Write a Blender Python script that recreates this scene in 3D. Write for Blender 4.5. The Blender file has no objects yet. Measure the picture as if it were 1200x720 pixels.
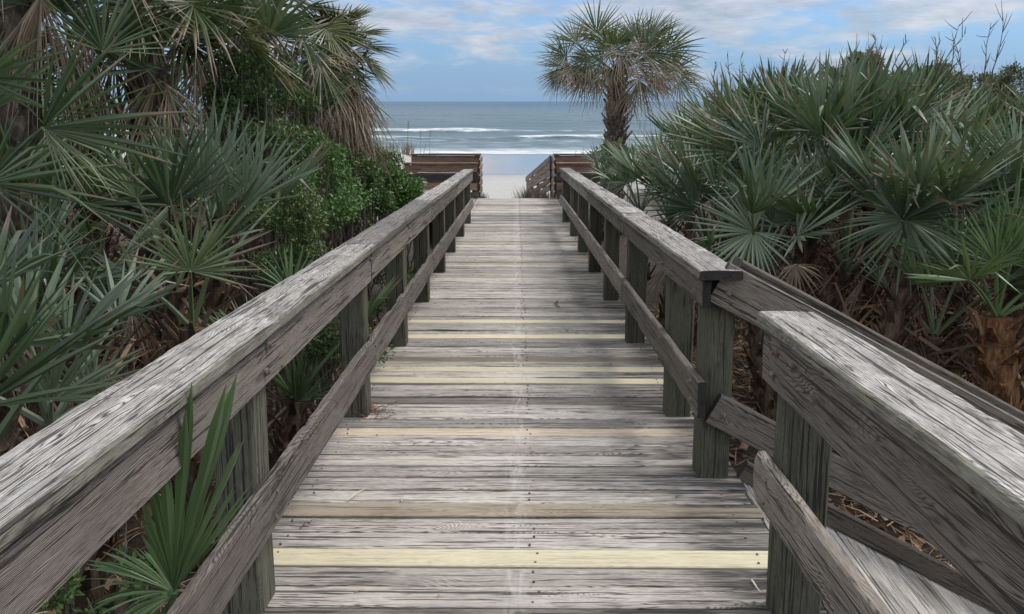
import bpy, math, random
import numpy as np
from mathutils import Vector, noise as mnoise

random.seed(7)
RNG = np.random.default_rng(7)
SC = bpy.context.scene
COL = SC.collection
EYE = 1.6                       # camera above the deck at y = 0
SLOPE = 0.0427                  # the boardwalk falls towards the beach
def zd(y): return -SLOPE * y

# ------------------------------------------------------------------ helpers
def tag(o, label=None, cat=None, group=None, kind=None):
    if label: o['label'] = label
    if cat: o['category'] = cat
    if group: o['group'] = group
    if kind: o['kind'] = kind
    return o

def thing(name, loc, label, cat, group=None):
    o = bpy.data.objects.new(name, None)
    o.empty_display_size = 0.1
    COL.objects.link(o)
    o.location = loc
    return tag(o, label, cat, group)

def link_mesh(name, me, parent=None, loc=None):
    o = bpy.data.objects.new(name, me)
    COL.objects.link(o)
    if parent is not None: o.parent = parent
    if loc is not None: o.location = loc
    return o

class MB:
    """collects pieces for ONE mesh (world coordinates, origin subtracted on build)"""
    def __init__(s):
        s.v = []; s.f = []; s.a = []; s.mi = []; s.n = 0
    def add(s, verts, faces, attr, mi=0):
        verts = np.asarray(verts, float); attr = np.asarray(attr, float)
        s.v.append(verts); s.a.append(attr)
        for q, f in enumerate(faces):
            s.f.append(tuple(int(i) + s.n for i in f)); s.mi.append(mi[q] if isinstance(mi, list) else mi)
        s.n += len(verts)
    def build(s, name, mats, parent=None, origin=(0, 0, 0), smooth=False, attr='gc'):
        me = bpy.data.meshes.new(name)
        V = np.concatenate(s.v) - np.asarray(origin, float)
        me.from_pydata(V.tolist(), [], s.f)
        at = me.attributes.new(attr, 'FLOAT_VECTOR', 'POINT')
        at.data.foreach_set('vector', np.concatenate(s.a).astype(np.float32).ravel())
        if not isinstance(mats, (list, tuple)): mats = [mats]
        for m in mats: me.materials.append(m)
        if len(mats) > 1: me.polygons.foreach_set('material_index', s.mi)
        if smooth: me.polygons.foreach_set('use_smooth', [True] * len(me.polygons))
        me.update()
        return link_mesh(name, me, parent, None if parent is not None else origin)

def unit(v):
    v = np.asarray(v, float); return v / (np.linalg.norm(v) + 1e-9)

# ------------------------------------------------------------------ camera
PITCH, YAW, FPX = math.radians(9.1069), math.atan(6 / 942), 942.0
cam_d = bpy.data.cameras.new('camera'); cam = bpy.data.objects.new('camera', cam_d); COL.objects.link(cam)
cam.location = (0, 0, EYE); cam.rotation_euler = (math.pi / 2 - PITCH, 0, YAW)
cam_d.sensor_width = 36; cam_d.lens = 36 * FPX / 1200; cam_d.shift_y = -90 / 1200
cam_d.clip_start = 0.05; cam_d.clip_end = 60000
SC.camera = cam
_F = np.array([-math.sin(YAW) * math.cos(PITCH), math.cos(YAW) * math.cos(PITCH), -math.sin(PITCH)])
_R = np.array([math.cos(YAW), math.sin(YAW), 0]); _U = np.cross(_R, _F)
def at(px, py, Y):
    """the real point a photo pixel shows when it lies Y metres up the boardwalk"""
    r = _F + _R * (px - 600) / FPX - _U * (py - 270) / FPX
    return r * Y / r[1] + np.array([0, 0, EYE])

# ------------------------------------------------------------------ node helpers
class NT:
    def __init__(s, m):
        m.use_nodes = True; s.t = m.node_tree; s.t.nodes.clear(); s.L = s.t.links
    def n(s, ty, **k):
        o = s.t.nodes.new(ty)
        for a, b in k.items(): setattr(o, a, b)
        return o
    def set(s, sock, v):
        if isinstance(v, bpy.types.NodeSocket): s.L.new(v, sock)
        else: sock.default_value = v
    def math(s, op, a, b=0.0, c=0.0, clamp=False):
        o = s.n('ShaderNodeMath', operation=op); o.use_clamp = clamp
        s.set(o.inputs[0], a); s.set(o.inputs[1], b); s.set(o.inputs[2], c); return o.outputs[0]
    def vmul(s, v, k):
        o = s.n('ShaderNodeVectorMath', operation='MULTIPLY'); s.set(o.inputs[0], v); s.set(o.inputs[1], k); return o.outputs[0]
    def noise(s, v, scale=1.0, detail=3.0, rough=0.5, dist=0.0):
        o = s.n('ShaderNodeTexNoise'); s.set(o.inputs['Vector'], v); o.inputs['Scale'].default_value = scale
        o.inputs['Detail'].default_value = detail; o.inputs['Roughness'].default_value = rough
        o.inputs['Distortion'].default_value = dist; return o.outputs['Fac']
    def ramp(s, f, stops, interp='LINEAR'):
        o = s.n('ShaderNodeValToRGB'); s.set(o.inputs[0], f); cr = o.color_ramp; cr.interpolation = interp
        while len(cr.elements) > 1: cr.elements.remove(cr.elements[0])
        cr.elements[0].position = stops[0][0]; cr.elements[0].color = (*stops[0][1], 1)
        for p, c in stops[1:]:
            e = cr.elements.new(p); e.color = (*c, 1)
        return o.outputs[0]
    def step(s, f, a, b):
        o = s.n('ShaderNodeMapRange', interpolation_type='SMOOTHSTEP'); s.set(o.inputs[0], f)
        s.set(o.inputs[1], a); s.set(o.inputs[2], b); return o.outputs[0]
    def mix(s, f, a, b, mode='MIX'):
        o = s.n('ShaderNodeMix', data_type='RGBA', blend_type=mode)
        s.set(o.inputs[0], f)
        s.set(o.inputs[6], a if isinstance(a, bpy.types.NodeSocket) else (*a, 1))
        s.set(o.inputs[7], b if isinstance(b, bpy.types.NodeSocket) else (*b, 1)); return o.outputs[2]
    def attr(s, name, out='Vector'):
        return s.n('ShaderNodeAttribute', attribute_name=name).outputs[out]
    def xyz(s, v):
        o = s.n('ShaderNodeSeparateXYZ'); s.set(o.inputs[0], v); return o.outputs
    def bump(s, h, strength, dist):
        o = s.n('ShaderNodeBump'); s.set(o.inputs['Height'], h); o.inputs['Strength'].default_value = strength
        o.inputs['Distance'].default_value = dist; return o.outputs[0]
    def pbsdf(s, col, rough, normal=None, spec=0.5):
        o = s.n('ShaderNodeBsdfPrincipled'); s.set(o.inputs['Base Color'], col if isinstance(col, bpy.types.NodeSocket) else (*col, 1))
        s.set(o.inputs['Roughness'], rough); o.inputs['Specular IOR Level'].default_value = spec
        if normal is not None: s.set(o.inputs['Normal'], normal)
        return o.outputs[0]
    def out(s, sh):
        o = s.n('ShaderNodeOutputMaterial'); s.L.new(sh, o.inputs['Surface'])

def mat(name):
    m = bpy.data.materials.new(name); return m, NT(m)

def wood_mat(name, light, mid, dark, moss=(0.16, 0.17, 0.10), moss_amt=0.35, mould=0.5, ring=0.28, deck=False, rough=0.82, bumpd=0.004, pale=0.0, crack=0.9):
    m, n = mat(name)
    g = n.attr('gc')
    A = n.noise(n.vmul(g, (1.8, 17, 17)), 1, 8, 0.66, 0.3)
    B = n.noise(n.vmul(g, (26, 420, 420)), 1, 3, 0.65)
    A2 = n.noise(n.vmul(g, (9.0, 180, 180)), 1, 5, 0.7, 0.15)
    Cn = n.noise(n.vmul(g, (0.75, 5.0, 5.0)), 1, 4, 0.45, 0.1)
    gx_, gy_, gz_ = n.xyz(g)
    vo = n.n('ShaderNodeTexVoronoi'); n.set(vo.inputs['Vector'], n.vmul(g, (1.4, 6.0, 6.0))); vo.inputs['Scale'].default_value = 1.0
    kd = n.step(vo.outputs['Distance'], 0.42, 0.02)
    lin = n.math('MULTIPLY_ADD', n.math('ADD', gy_, n.math('MULTIPLY', gz_, 0.6)), 1150.0, n.math('MULTIPLY', kd, 60.0))
    rings = n.math('POWER', n.math('MULTIPLY_ADD', n.math('SINE', n.math('MULTIPLY_ADD', Cn, 330.0, lin)), 0.5, 0.5), 0.35)
    rmask = n.step(n.noise(n.vmul(g, (1.7, 7, 7)), 1, 4, 0.6), 0.36, 0.62)
    rings = n.math('MULTIPLY', n.math('SUBTRACT', rings, 0.72), n.math('MULTIPLY', rmask, ring * 0.8))
    D = n.noise(n.vmul(g, (2.2, 5.5, 5.5)), 1, 7, 0.66)
    v = n.math('MULTIPLY', A, 0.12)
    v = n.math('MULTIPLY_ADD', A2, 0.32, v)
    v = n.math('MULTIPLY_ADD', B, 0.30, v)
    v = n.math('MULTIPLY_ADD', D, 0.28, v)
    v = n.math('ADD', v, n.math('SUBTRACT', rings, 0.012))
    col = n.ramp(v, [(0.37, dark), (0.455, mid), (0.53, light), (0.63, tuple(min(1, c * 1.28) for c in light))])
    mo = n.math('MULTIPLY', n.step(D, 0.50, 0.64), n.step(A2, 0.30, 0.60))
    col = n.mix(n.math('MULTIPLY', mo, mould), col, tuple(c * 0.55 for c in dark), 'MIX')
    M2 = n.noise(g, 9, 6, 0.65)
    ml = n.math('MULTIPLY', n.step(M2, 0.56, 0.68), moss_amt)
    col = n.mix(ml, col, moss)
    if pale > 0:
        P = n.noise(n.vmul(g, (5.0, 10, 10)), 1, 8, 0.78)
        col = n.mix(n.math('MULTIPLY', n.step(P, 0.53, 0.64), pale), col, (0.55, 0.54, 0.53))
    tone = n.noise(n.vmul(g, (0.003, 0.43, 0.61)), 1, 1, 0.5)
    col = n.mix(1.0, col, n.ramp(tone, [(0.3, (0.45, 0.43, 0.41)), (0.5, (0.93, 0.91, 0.89)), (0.7, (1.3, 1.27, 1.23))]), 'MULTIPLY')
    E = n.noise(n.vmul(g, (1.7, 75, 75)), 1, 3, 0.55)
    E2 = n.noise(n.vmul(g, (0.55, 30, 30)), 1, 3, 0.5)
    ck = n.math('MULTIPLY', n.math('MAXIMUM', n.step(E, 0.59, 0.62), n.step(n.math('ABSOLUTE', n.math('SUBTRACT', E2, 0.56)), 0.011, 0.004)), crack)
    col = n.mix(n.math('MULTIPLY', ck, 0.95), col, (0.018, 0.016, 0.014))
    kn = n.math('MULTIPLY', n.step(vo.outputs['Distance'], 0.12, 0.05), crack)
    col = n.mix(n.math('MULTIPLY', kn, 0.7), col, (0.045, 0.034, 0.026))
    pit = n.math('MULTIPLY', n.step(n.noise(n.vmul(g, (9, 150, 150)), 1, 4, 0.6), 0.60, 0.68), 0.6)
    col = n.mix(pit, col, dark)
    h = n.math('MULTIPLY_ADD', ck, -0.6, n.math('MULTIPLY_ADD', pit, -0.3, v))
    if deck:
        P = n.n('ShaderNodeNewGeometry').outputs['Position']
        x, y, z = n.xyz(P)
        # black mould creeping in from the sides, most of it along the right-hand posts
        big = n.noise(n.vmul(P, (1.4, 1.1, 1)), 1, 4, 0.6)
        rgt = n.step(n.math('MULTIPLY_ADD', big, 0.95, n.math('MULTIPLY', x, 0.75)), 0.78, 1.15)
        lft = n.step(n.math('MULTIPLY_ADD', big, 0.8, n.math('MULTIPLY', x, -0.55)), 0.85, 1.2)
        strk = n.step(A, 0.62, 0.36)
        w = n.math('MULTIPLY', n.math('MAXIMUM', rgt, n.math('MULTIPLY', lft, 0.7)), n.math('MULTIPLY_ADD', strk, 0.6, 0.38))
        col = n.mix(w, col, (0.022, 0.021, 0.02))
        # worn pale line where feet pass, and nail heads on the joists
        wn = n.math('SUBTRACT', x, 0.0)
        tr = n.step(n.math('ABSOLUTE', wn), 0.075, 0.01)
        tn = n.step(n.noise(n.vmul(P, (30, 6, 1)), 1, 4, 0.7), 0.42, 0.66)
        col = n.mix(n.math('MULTIPLY', n.math('MULTIPLY', tr, tn), 0.45), col, (0.50, 0.47, 0.43))
    nb = n.bump(h, 0.85, bumpd)
    n.out(n.pbsdf(col, rough, nb, 0.3))
    return m

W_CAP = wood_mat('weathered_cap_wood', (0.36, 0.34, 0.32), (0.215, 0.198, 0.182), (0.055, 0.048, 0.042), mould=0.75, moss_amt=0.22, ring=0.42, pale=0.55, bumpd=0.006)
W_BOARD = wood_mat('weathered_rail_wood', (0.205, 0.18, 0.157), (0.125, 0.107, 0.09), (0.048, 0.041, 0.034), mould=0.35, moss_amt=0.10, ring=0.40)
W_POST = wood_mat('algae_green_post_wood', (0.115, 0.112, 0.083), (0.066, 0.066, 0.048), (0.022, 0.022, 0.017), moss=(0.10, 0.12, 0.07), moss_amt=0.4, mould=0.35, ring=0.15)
W_TREAD = wood_mat('weathered_step_wood', (0.42, 0.40, 0.37), (0.29, 0.27, 0.25), (0.09, 0.08, 0.07), mould=0.2, moss_amt=0.08, ring=0.2)
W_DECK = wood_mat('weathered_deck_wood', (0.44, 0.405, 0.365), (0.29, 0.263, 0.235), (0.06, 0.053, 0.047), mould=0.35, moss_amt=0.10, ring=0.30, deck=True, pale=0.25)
W_NEW = wood_mat('new_pine_wood', (0.52, 0.47, 0.335), (0.46, 0.41, 0.29), (0.30, 0.255, 0.17), mould=0.12, moss_amt=0.03, ring=0.12, rough=0.7, bumpd=0.001, crack=0.25)
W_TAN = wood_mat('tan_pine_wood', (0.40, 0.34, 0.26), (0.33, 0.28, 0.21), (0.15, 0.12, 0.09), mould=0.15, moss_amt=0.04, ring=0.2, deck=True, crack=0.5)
W_EDGE = wood_mat('worn_lichen_edge_wood', (0.22, 0.21, 0.17), (0.12, 0.112, 0.092), (0.035, 0.031, 0.026), moss=(0.24, 0.24, 0.16), moss_amt=0.45, mould=0.6, ring=0.15)
W_DARK = wood_mat('dark_damp_wood', (0.10, 0.084, 0.068), (0.06, 0.05, 0.041), (0.02, 0.017, 0.014), mould=0.3, moss_amt=0.1, ring=0.25)
W_RED = wood_mat('reddish_bench_wood', (0.24, 0.155, 0.108), (0.14, 0.09, 0.064), (0.045, 0.03, 0.022), mould=0.3, moss_amt=0.05, ring=0.25)
W_END = wood_mat('dark_end_grain', (0.045, 0.04, 0.035), (0.028, 0.025, 0.022), (0.012, 0.011, 0.01), mould=0.2, moss_amt=0.02, ring=0.2)

m, n = mat('rusty_steel')
f = n.noise(n.n('ShaderNodeTexCoord').outputs['Object'], 60, 4)
n.out(n.pbsdf(n.ramp(f, [(0.4, (0.16, 0.15, 0.14)), (0.6, (0.10, 0.05, 0.03))]), 0.6)); M_STEEL = m

# leaves: attribute lf = (t along the leaflet, leaflet random, age 0 green .. 1 dead)
def leaf_mat(name, g0, g1, g2, dead0=(0.075, 0.05, 0.034), dead1=(0.24, 0.175, 0.12), rough=0.34, tip=0.93, trans=0.2, spec=0.5):
    m, n = mat(name)
    t, r, age = n.xyz(n.attr('lf'))
    oi = n.n('ShaderNodeObjectInfo').outputs['Random']
    tc = n.n('ShaderNodeTexCoord').outputs['Object']
    nz = n.noise(tc, 7, 3)
    k = n.math('MULTIPLY_ADD', oi, 0.5, n.math('MULTIPLY_ADD', r, 0.42, n.math('MULTIPLY', nz, 0.2)))
    col = n.ramp(k, [(0.15, g0), (0.52, g1), (0.95, g2)])
    dcol = n.mix(n.noise(tc, 13, 3), dead0, dead1)
    ds = n.math('SUBTRACT', tip, n.math('MULTIPLY', age, 1.35))
    dd = n.step(n.math('ADD', t, n.math('MULTIPLY_ADD', r, 0.18, n.math('MULTIPLY_ADD', nz, 0.2, -0.19))), n.math('ADD', ds, -0.05), n.math('ADD', ds, 0.10))
    col = n.mix(dd, col, dcol)
    fine = n.noise(n.vmul(tc, (40, 40, 40)), 1, 2)
    p = n.pbsdf(col, n.math('MULTIPLY_ADD', fine, 0.18, rough - 0.05), n.bump(fine, 0.15, 0.002), spec)
    tr = n.n('ShaderNodeBsdfTranslucent'); n.set(tr.inputs[0], n.mix(0.5, col, (0.10, 0.17, 0.03)))
    mx = n.n('ShaderNodeMixShader'); mx.inputs[0].default_value = trans
    n.L.new(p, mx.inputs[1]); n.L.new(tr.outputs[0], mx.inputs[2]); n.out(mx.outputs[0])
    return m
L_PALM = leaf_mat('saw_palmetto_leaf', (0.018, 0.034, 0.015), (0.070, 0.108, 0.050), (0.18, 0.225, 0.11))
L_SILV = leaf_mat('blue_grey_palmetto_leaf', (0.024, 0.044, 0.024), (0.078, 0.118, 0.066), (0.20, 0.25, 0.155))
L_SABAL = leaf_mat('cabbage_palm_leaf', (0.022, 0.034, 0.010), (0.068, 0.088, 0.026), (0.17, 0.175, 0.058), tip=0.92, dead0=(0.14, 0.095, 0.06), dead1=(0.40, 0.30, 0.20))
L_PALE = leaf_mat('pale_palmetto_leaf', (0.07, 0.10, 0.06), (0.13, 0.175, 0.11), (0.20, 0.25, 0.165))
L_YOUNG = leaf_mat('young_palmetto_leaf', (0.05, 0.095, 0.034), (0.09, 0.155, 0.06), (0.15, 0.22, 0.09), tip=1.05)
L_BUSH = leaf_mat('glossy_shrub_leaf', (0.04, 0.10, 0.02), (0.085, 0.19, 0.035), (0.16, 0.29, 0.06), tip=1.6, rough=0.45)
L_VINE = leaf_mat('dull_vine_leaf', (0.025, 0.055, 0.015), (0.06, 0.11, 0.03), (0.12, 0.18, 0.05), tip=1.5, rough=0.5)
L_SCRUB = leaf_mat('olive_scrub_leaf', (0.035, 0.05, 0.024), (0.075, 0.095, 0.042), (0.125, 0.14, 0.07), tip=1.4, rough=0.6)
L_OAT = leaf_mat('dry_dune_grass', (0.10, 0.11, 0.05), (0.22, 0.19, 0.10), (0.34, 0.28, 0.17), tip=1.0, rough=0.7)

m, n = mat('fibrous_bark')
tc = n.n('ShaderNodeTexCoord').outputs['Object']
f = n.noise(n.vmul(tc, (25, 25, 8)), 1, 6, 0.65)
n.out(n.pbsdf(n.ramp(f, [(0.3, (0.018, 0.013, 0.010)), (0.5, (0.075, 0.05, 0.034)), (0.68, (0.17, 0.115, 0.075))]), 0.9, n.bump(f, 1.0, 0.02), 0.2)); M_BARK = m
m, n = mat('grey_leaf_bases')
tc = n.n('ShaderNodeTexCoord').outputs['Object']
f = n.noise(n.vmul(tc, (18, 18, 9)), 1, 6, 0.65)
n.out(n.pbsdf(n.ramp(f, [(0.3, (0.03, 0.024, 0.02)), (0.5, (0.12, 0.095, 0.075)), (0.68, (0.28, 0.225, 0.18))]), 0.9, n.bump(f, 1.0, 0.02), 0.2)); M_BOOT = m
m, n = mat('orange_brown_fibre')
f = n.noise(n.vmul(n.n('ShaderNodeTexCoord').outputs['Object'], (30, 30, 9)), 1, 6, 0.7)
n.out(n.pbsdf(n.ramp(f, [(0.3, (0.03, 0.016, 0.009)), (0.5, (0.13, 0.062, 0.028)), (0.68, (0.30, 0.17, 0.08))]), 0.9, n.bump(f, 1.0, 0.02), 0.2)); M_ORANGE = m
m, n = mat('bare_twig_bark')
f = n.noise(n.n('ShaderNodeTexCoord').outputs['Object'], 30, 4)
n.out(n.pbsdf(n.ramp(f, [(0.3, (0.06, 0.045, 0.035)), (0.7, (0.17, 0.135, 0.105))]), 0.85)); M_TWIG = m
m, n = mat('bleached_twig')
f = n.noise(n.n('ShaderNodeTexCoord').outputs['Object'], 30, 4)
n.out(n.pbsdf(n.ramp(f, [(0.3, (0.42, 0.36, 0.27)), (0.7, (0.6, 0.53, 0.42))]), 0.85)); M_PALE = m
m, n = mat('dry_litter')
r = n.xyz(n.attr('lf'))[1]
n.out(n.pbsdf(n.ramp(r, [(0.0, (0.05, 0.032, 0.022)), (0.35, (0.15, 0.085, 0.05)), (0.7, (0.31, 0.195, 0.12)), (1.0, (0.40, 0.30, 0.21))]), 0.85, None, 0.2)); M_LITTER = m

# ------------------------------------------------------------------ terrain
def sstep(a, b, x):
    t = min(1, max(0, (x - a) / (b - a))); return t * t * (3 - 2 * t)
SEA = -3.5
def ground_z(x, y):
    path = -0.62 - 0.050 * max(-20, min(y, 20))
    if y <= 20: near = path
    ax = abs(x + 0.15)
    side = -0.72 - 0.012 * max(-20, min(y, 22)) + 0.22 * sstep(1.6, 5, ax) * (1 if x < 0 else 0.2)
    if x > 0: side -= 0.22 * sstep(9, 4, y)
    crest = 0.85 * sstep(16, 24, y)
    side += crest * sstep(1.0, 3.5, ax)
    # path cut through the dune
    cut = zd(20.6) - 0.03 - 0.121 * max(0, y - 20.6) if y > 20.2 else min(path, zd(y) - 0.3)
    w = sstep(0.8, 2.4, ax) if y < 20 else sstep(0.75, 2.6 + 0.10 * (y - 20), ax)
    z = cut * (1 - w) + side * w
    z += 0.06 * mnoise.noise(Vector((x * 0.7, y * 0.7, 3))) * w + 0.25 * mnoise.noise(Vector((x * 0.13, y * 0.13, 9))) * w * sstep(3, 12, ax)
    beach = -3.3 - 0.0053 * (y - 42)
    b = sstep(25, 38, y)
    zz = z * (1 - b) + beach * b if y > 25 else z
    if y > 20.6 and ax < 3: zz = max(min(zz, 9), beach) if y < 41 else zz
    if y > 41: zz = beach
    return zz

def axis(pts):
    out = []
    for (a, b, s) in pts:
        k = max(1, int(round((b - a) / s)))
        out += [a + (b - a) * i / k for i in range(k)]
    out.append(pts[-1][1]); return out
xs = axis([(-4000, -400, 900), (-400, -60, 60), (-60, -10, 4), (-10, 10, 0.2), (10, 60, 4), (60, 400, 60), (400, 4000, 900)])
ys = axis([(-2000, -100, 400), (-100, -6, 12), (-6, 14, 0.2), (14, 45, 0.4), (45, 110, 3), (110, 400, 60)])
vv = [(x, y, ground_z(x, y)) for y in ys for x in xs]
nx = len(xs)
ff = [(j * nx + i, j * nx + i + 1, (j + 1) * nx + i + 1, (j + 1) * nx + i) for j in range(len(ys) - 1) for i in range(nx - 1)]
me = bpy.data.meshes.new('ground'); me.from_pydata(vv, [], ff); me.polygons.foreach_set('use_smooth', [True] * len(ff))
m, n = mat('sand_and_leaf_soil')
P = n.n('ShaderNodeNewGeometry').outputs['Position']
x, y, z = n.xyz(P)
big = n.noise(P, 0.6, 5, 0.6); fine = n.noise(P, 22, 5, 0.7)
soil = n.ramp(fine, [(0.3, (0.016, 0.012, 0.009)), (0.55, (0.05, 0.034, 0.023)), (0.75, (0.12, 0.082, 0.055))])
sand = n.mix(n.noise(P, 1.2, 6, 0.7), (0.31, 0.295, 0.27), (0.40, 0.38, 0.35))
sand = n.mix(n.math('MULTIPLY', n.step(n.noise(P, 9, 4, 0.6), 0.52, 0.7), 0.35), sand, (0.25, 0.215, 0.175))
wet = n.step(n.math('MULTIPLY_ADD', n.noise(n.vmul(P, (0.05, 0.12, 0.0)), 1, 4, 0.6), 9.0, y), 55.0, 62.0)
sand = n.mix(wet, sand, (0.20, 0.185, 0.165))
issand = n.step(n.math('MULTIPLY_ADD', big, 4.0, y), 20.6, 22.6)
col = n.mix(issand, soil, sand)
rough = n.math('MULTIPLY_ADD', wet, -0.86, 0.9)
hb = n.math('MULTIPLY', n.math('ADD', n.math('MULTIPLY', fine, 0.5), n.math('MULTIPLY', n.noise(P, 2.4, 4, 0.6), 1.8)), n.math('SUBTRACT', 1.0, wet))
n.out(n.pbsdf(col, rough, n.bump(hb, 0.9, 0.10), 0.5))
me.materials.append(m)
tag(link_mesh('ground', me), 'sandy dune ground running down to the wet beach', None, None, 'structure')

# sea: one sheet with real breaker ridges near the shore
ysea = axis([(79, 150, 0.45), (150, 320, 2.5), (320, 1000, 40), (1000, 6000, 500), (6000, 40000, 8500)])
xsea = axis([(-40000, -2000, 9500), (-2000, -120, 188), (-120, 120, 2.0), (120, 2000, 188), (2000, 40000, 9500)])
def sea_z(x, y):
    z = SEA + 0.02
    k = sstep(78, 84, y)
    y1 = 131 + 5 * mnoise.noise(Vector((x * 0.03, 1, 0))); a1 = 0.75 * (0.55 + 0.45 * sstep(2, -10, x) + 0.5 * mnoise.noise(Vector((x * 0.05, 4, 0))))
    y2 = 84 + 1.6 * mnoise.noise(Vector((x * 0.05, 7, 0))); a2 = 0.28
    for (yc, a, fr, bk) in ((y1, a1, 1.6, 5), (y2, a2, 1.2, 4), (108 + 4 * mnoise.noise(Vector((x * 0.025, 12, 0))), 0.55 + 0.4 * mnoise.noise(Vector((x * 0.06, 15, 0))), 1.5, 4), (175, 0.6, 4, 9), (210, 0.5, 5, 10)):
        d = y - yc; s = fr if d < 0 else bk
        z += k * max(0, a) * math.exp(-(d / s) ** 2)
    if y < 600: z += k * 0.16 * mnoise.noise(Vector((x * 0.08, y * 0.22, 2))) * (1 + sstep(90, 300, y))
    return z
vv = [(x, y, sea_z(x, y)) for y in ysea for x in xsea]; nx = len(xsea)
ff = [(j * nx + i, j * nx + i + 1, (j + 1) * nx + i + 1, (j + 1) * nx + i) for j in range(len(ysea) - 1) for i in range(nx - 1)]
me = bpy.data.meshes.new('sea'); me.from_pydata(vv, [], ff); me.polygons.foreach_set('use_smooth', [True] * len(ff))
m, n = mat('sea_water')
P = n.n('ShaderNodeNewGeometry').outputs['Position']
x, y, z = n.xyz(P)
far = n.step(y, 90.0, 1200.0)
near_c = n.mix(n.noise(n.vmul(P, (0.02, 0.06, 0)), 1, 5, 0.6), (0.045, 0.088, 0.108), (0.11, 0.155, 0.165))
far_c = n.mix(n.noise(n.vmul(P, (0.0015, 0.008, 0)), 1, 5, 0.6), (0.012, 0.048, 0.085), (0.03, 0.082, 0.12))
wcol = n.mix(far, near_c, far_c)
jit = n.noise(n.vmul(P, (0.22, 0.9, 0)), 1, 6, 0.7)
jit2 = n.noise(n.vmul(P, (0.035, 0.05, 0)), 1, 3, 0.6)
crest = n.math('ADD', z, n.math('MULTIPLY_ADD', jit, 0.9, n.math('MULTIPLY', jit2, 0.7)))
foam = n.math('MULTIPLY', n.step(crest, SEA + 1.12, SEA + 1.45), n.math('MULTIPLY_ADD', n.step(jit, 0.42, 0.62), 0.6, 0.3))
foam = n.math('MULTIPLY', foam, n.step(y, 150.0, 140.0))
shore = n.math('MULTIPLY', n.math('MULTIPLY_ADD', n.step(jit, 0.38, 0.58), 0.65, 0.28), n.step(n.math('MULTIPLY_ADD', jit, 7.0, n.math('MULTIPLY_ADD', jit2, 6.0, y)), 91.5, 87.5))
lace = n.math('MULTIPLY', n.step(jit, 0.50, 0.66), n.step(y, 128.0, 92.0))
foam = n.math('MAXIMUM', foam, n.math('MAXIMUM', shore, n.math('MULTIPLY', lace, 0.55)))
caps = n.math('MULTIPLY', n.step(n.noise(n.vmul(P, (0.05, 0.16, 0)), 1, 5, 0.65), 0.70, 0.76), n.step(y, 500.0, 200.0))
foam = n.math('MAXIMUM', foam, n.math('MULTIPLY', caps, 0.6))
wcol = n.mix(foam, wcol, (0.80, 0.82, 0.83))
bh = n.math('ADD', n.math('MULTIPLY', n.noise(n.vmul(P, (0.35, 0.9, 0)), 1, 6, 0.65), 0.35), n.math('MULTIPLY', n.noise(n.vmul(P, (0.04, 0.11, 0)), 1, 4, 0.6), 1.6))
n.out(n.pbsdf(wcol, n.math('MULTIPLY_ADD', foam, 0.45, 0.30), n.bump(bh, 1.0, 2.5), 0.10))
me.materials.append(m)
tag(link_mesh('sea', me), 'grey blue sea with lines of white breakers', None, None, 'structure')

# ------------------------------------------------------------------ boards
def board(mb, p0, p1, w, t, side=None, wob=0.003, rnd=0.006, step=0.07, nw=4, ntk=2, ends=1, lumps=0.0, off=None, gx=None, edge_mi=0):
    """a sawn board from p0 to p1: w across (side), t through; rounded arrises, slightly uneven; end faces take material 1"""
    p0 = np.asarray(p0, float); p1 = np.asarray(p1, float)
    L = np.linalg.norm(p1 - p0); d = (p1 - p0) / L
    sd = unit(np.asarray(side, float) - d * np.dot(side, d)); up = np.cross(sd, d)
    r = min(rnd, w * 0.4, t * 0.4)
    prof = []
    def edge(ax, ay, bx, by, k):
        for i in range(k + 1): prof.append((ax + (bx - ax) * i / k, ay + (by - ay) * i / k))
    hw, ht = w / 2, t / 2
    edge(-hw + r, ht, hw - r, ht, nw); edge(hw, ht - r, hw, -ht + r, ntk)
    edge(hw - r, -ht, -hw + r, -ht, nw); edge(-hw, -ht + r, -hw, ht - r, ntk)
    prof = np.array(prof); m_ = len(prof)
    k = max(2, int(L / step))
    ss = np.linspace(0, L, k + 1)
    o = np.array(off if off is not None else RNG.uniform(0, 60, 3))
    V = []; A = []
    for s_ in ss:
        for (u, v) in prof:
            q = p0 + d * s_ + sd * u + up * v
            if wob > 0:
                nz = mnoise.noise_vector(Vector((s_ * 2.2 + o[0], u * 9 + o[1], v * 9 + o[2])))
                q = q + sd * (nz[0] * wob) + up * (nz[1] * wob)
            if lumps > 0 and v > 0:
                e = abs(u) / hw
                bite = max(0, mnoise.noise(Vector((s_ * 7.5 + o[2], u * 14 + o[0], 0.3))) - 0.05) * lumps * (0.15 + e * e)
                q = q - up * bite - sd * (np.sign(u) * bite * 0.7 * (e > 0.85))
            V.append(q); A.append((s_ + o[0] if gx is None else gx[0] + s_, u + o[1], v + o[2]))
    F = []
    for a in range(k):
        for b in range(m_):
            c = (b + 1) % m_
            F.append((a * m_ + b, a * m_ + c, (a + 1) * m_ + c, (a + 1) * m_ + b))
    mi = []
    for a in range(k):
        for b in range(m_):
            c = (b + 1) % m_
            mi.append(edge_mi if abs(prof[b][0]) > hw - r * 1.01 and abs(prof[c][0]) > hw - r * 1.01 and min(prof[b][1], prof[c][1]) < ht - 1e-6 else 0)
    mb.add(V, F, A, mi)
    for base, rev in ((0, False), (k * m_, True)):
        ring = V[base:base + m_]; ra = [(A[base][0] * 1.0 + p_[0] * 6, p_[1] * 1.0 + o[1], p_[0] + o[2]) for p_ in prof]
        idx = list(range(m_)); 
        if rev: idx = idx[::-1]
        mb.add(ring, [idx[::-1]] if False else [idx], ra, ends)

def board_obj(name, mats, parent, origin, *a, **k):
    mb = MB(); board(mb, *a, **k)
    return mb.build(name, mats, parent, origin)

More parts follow.
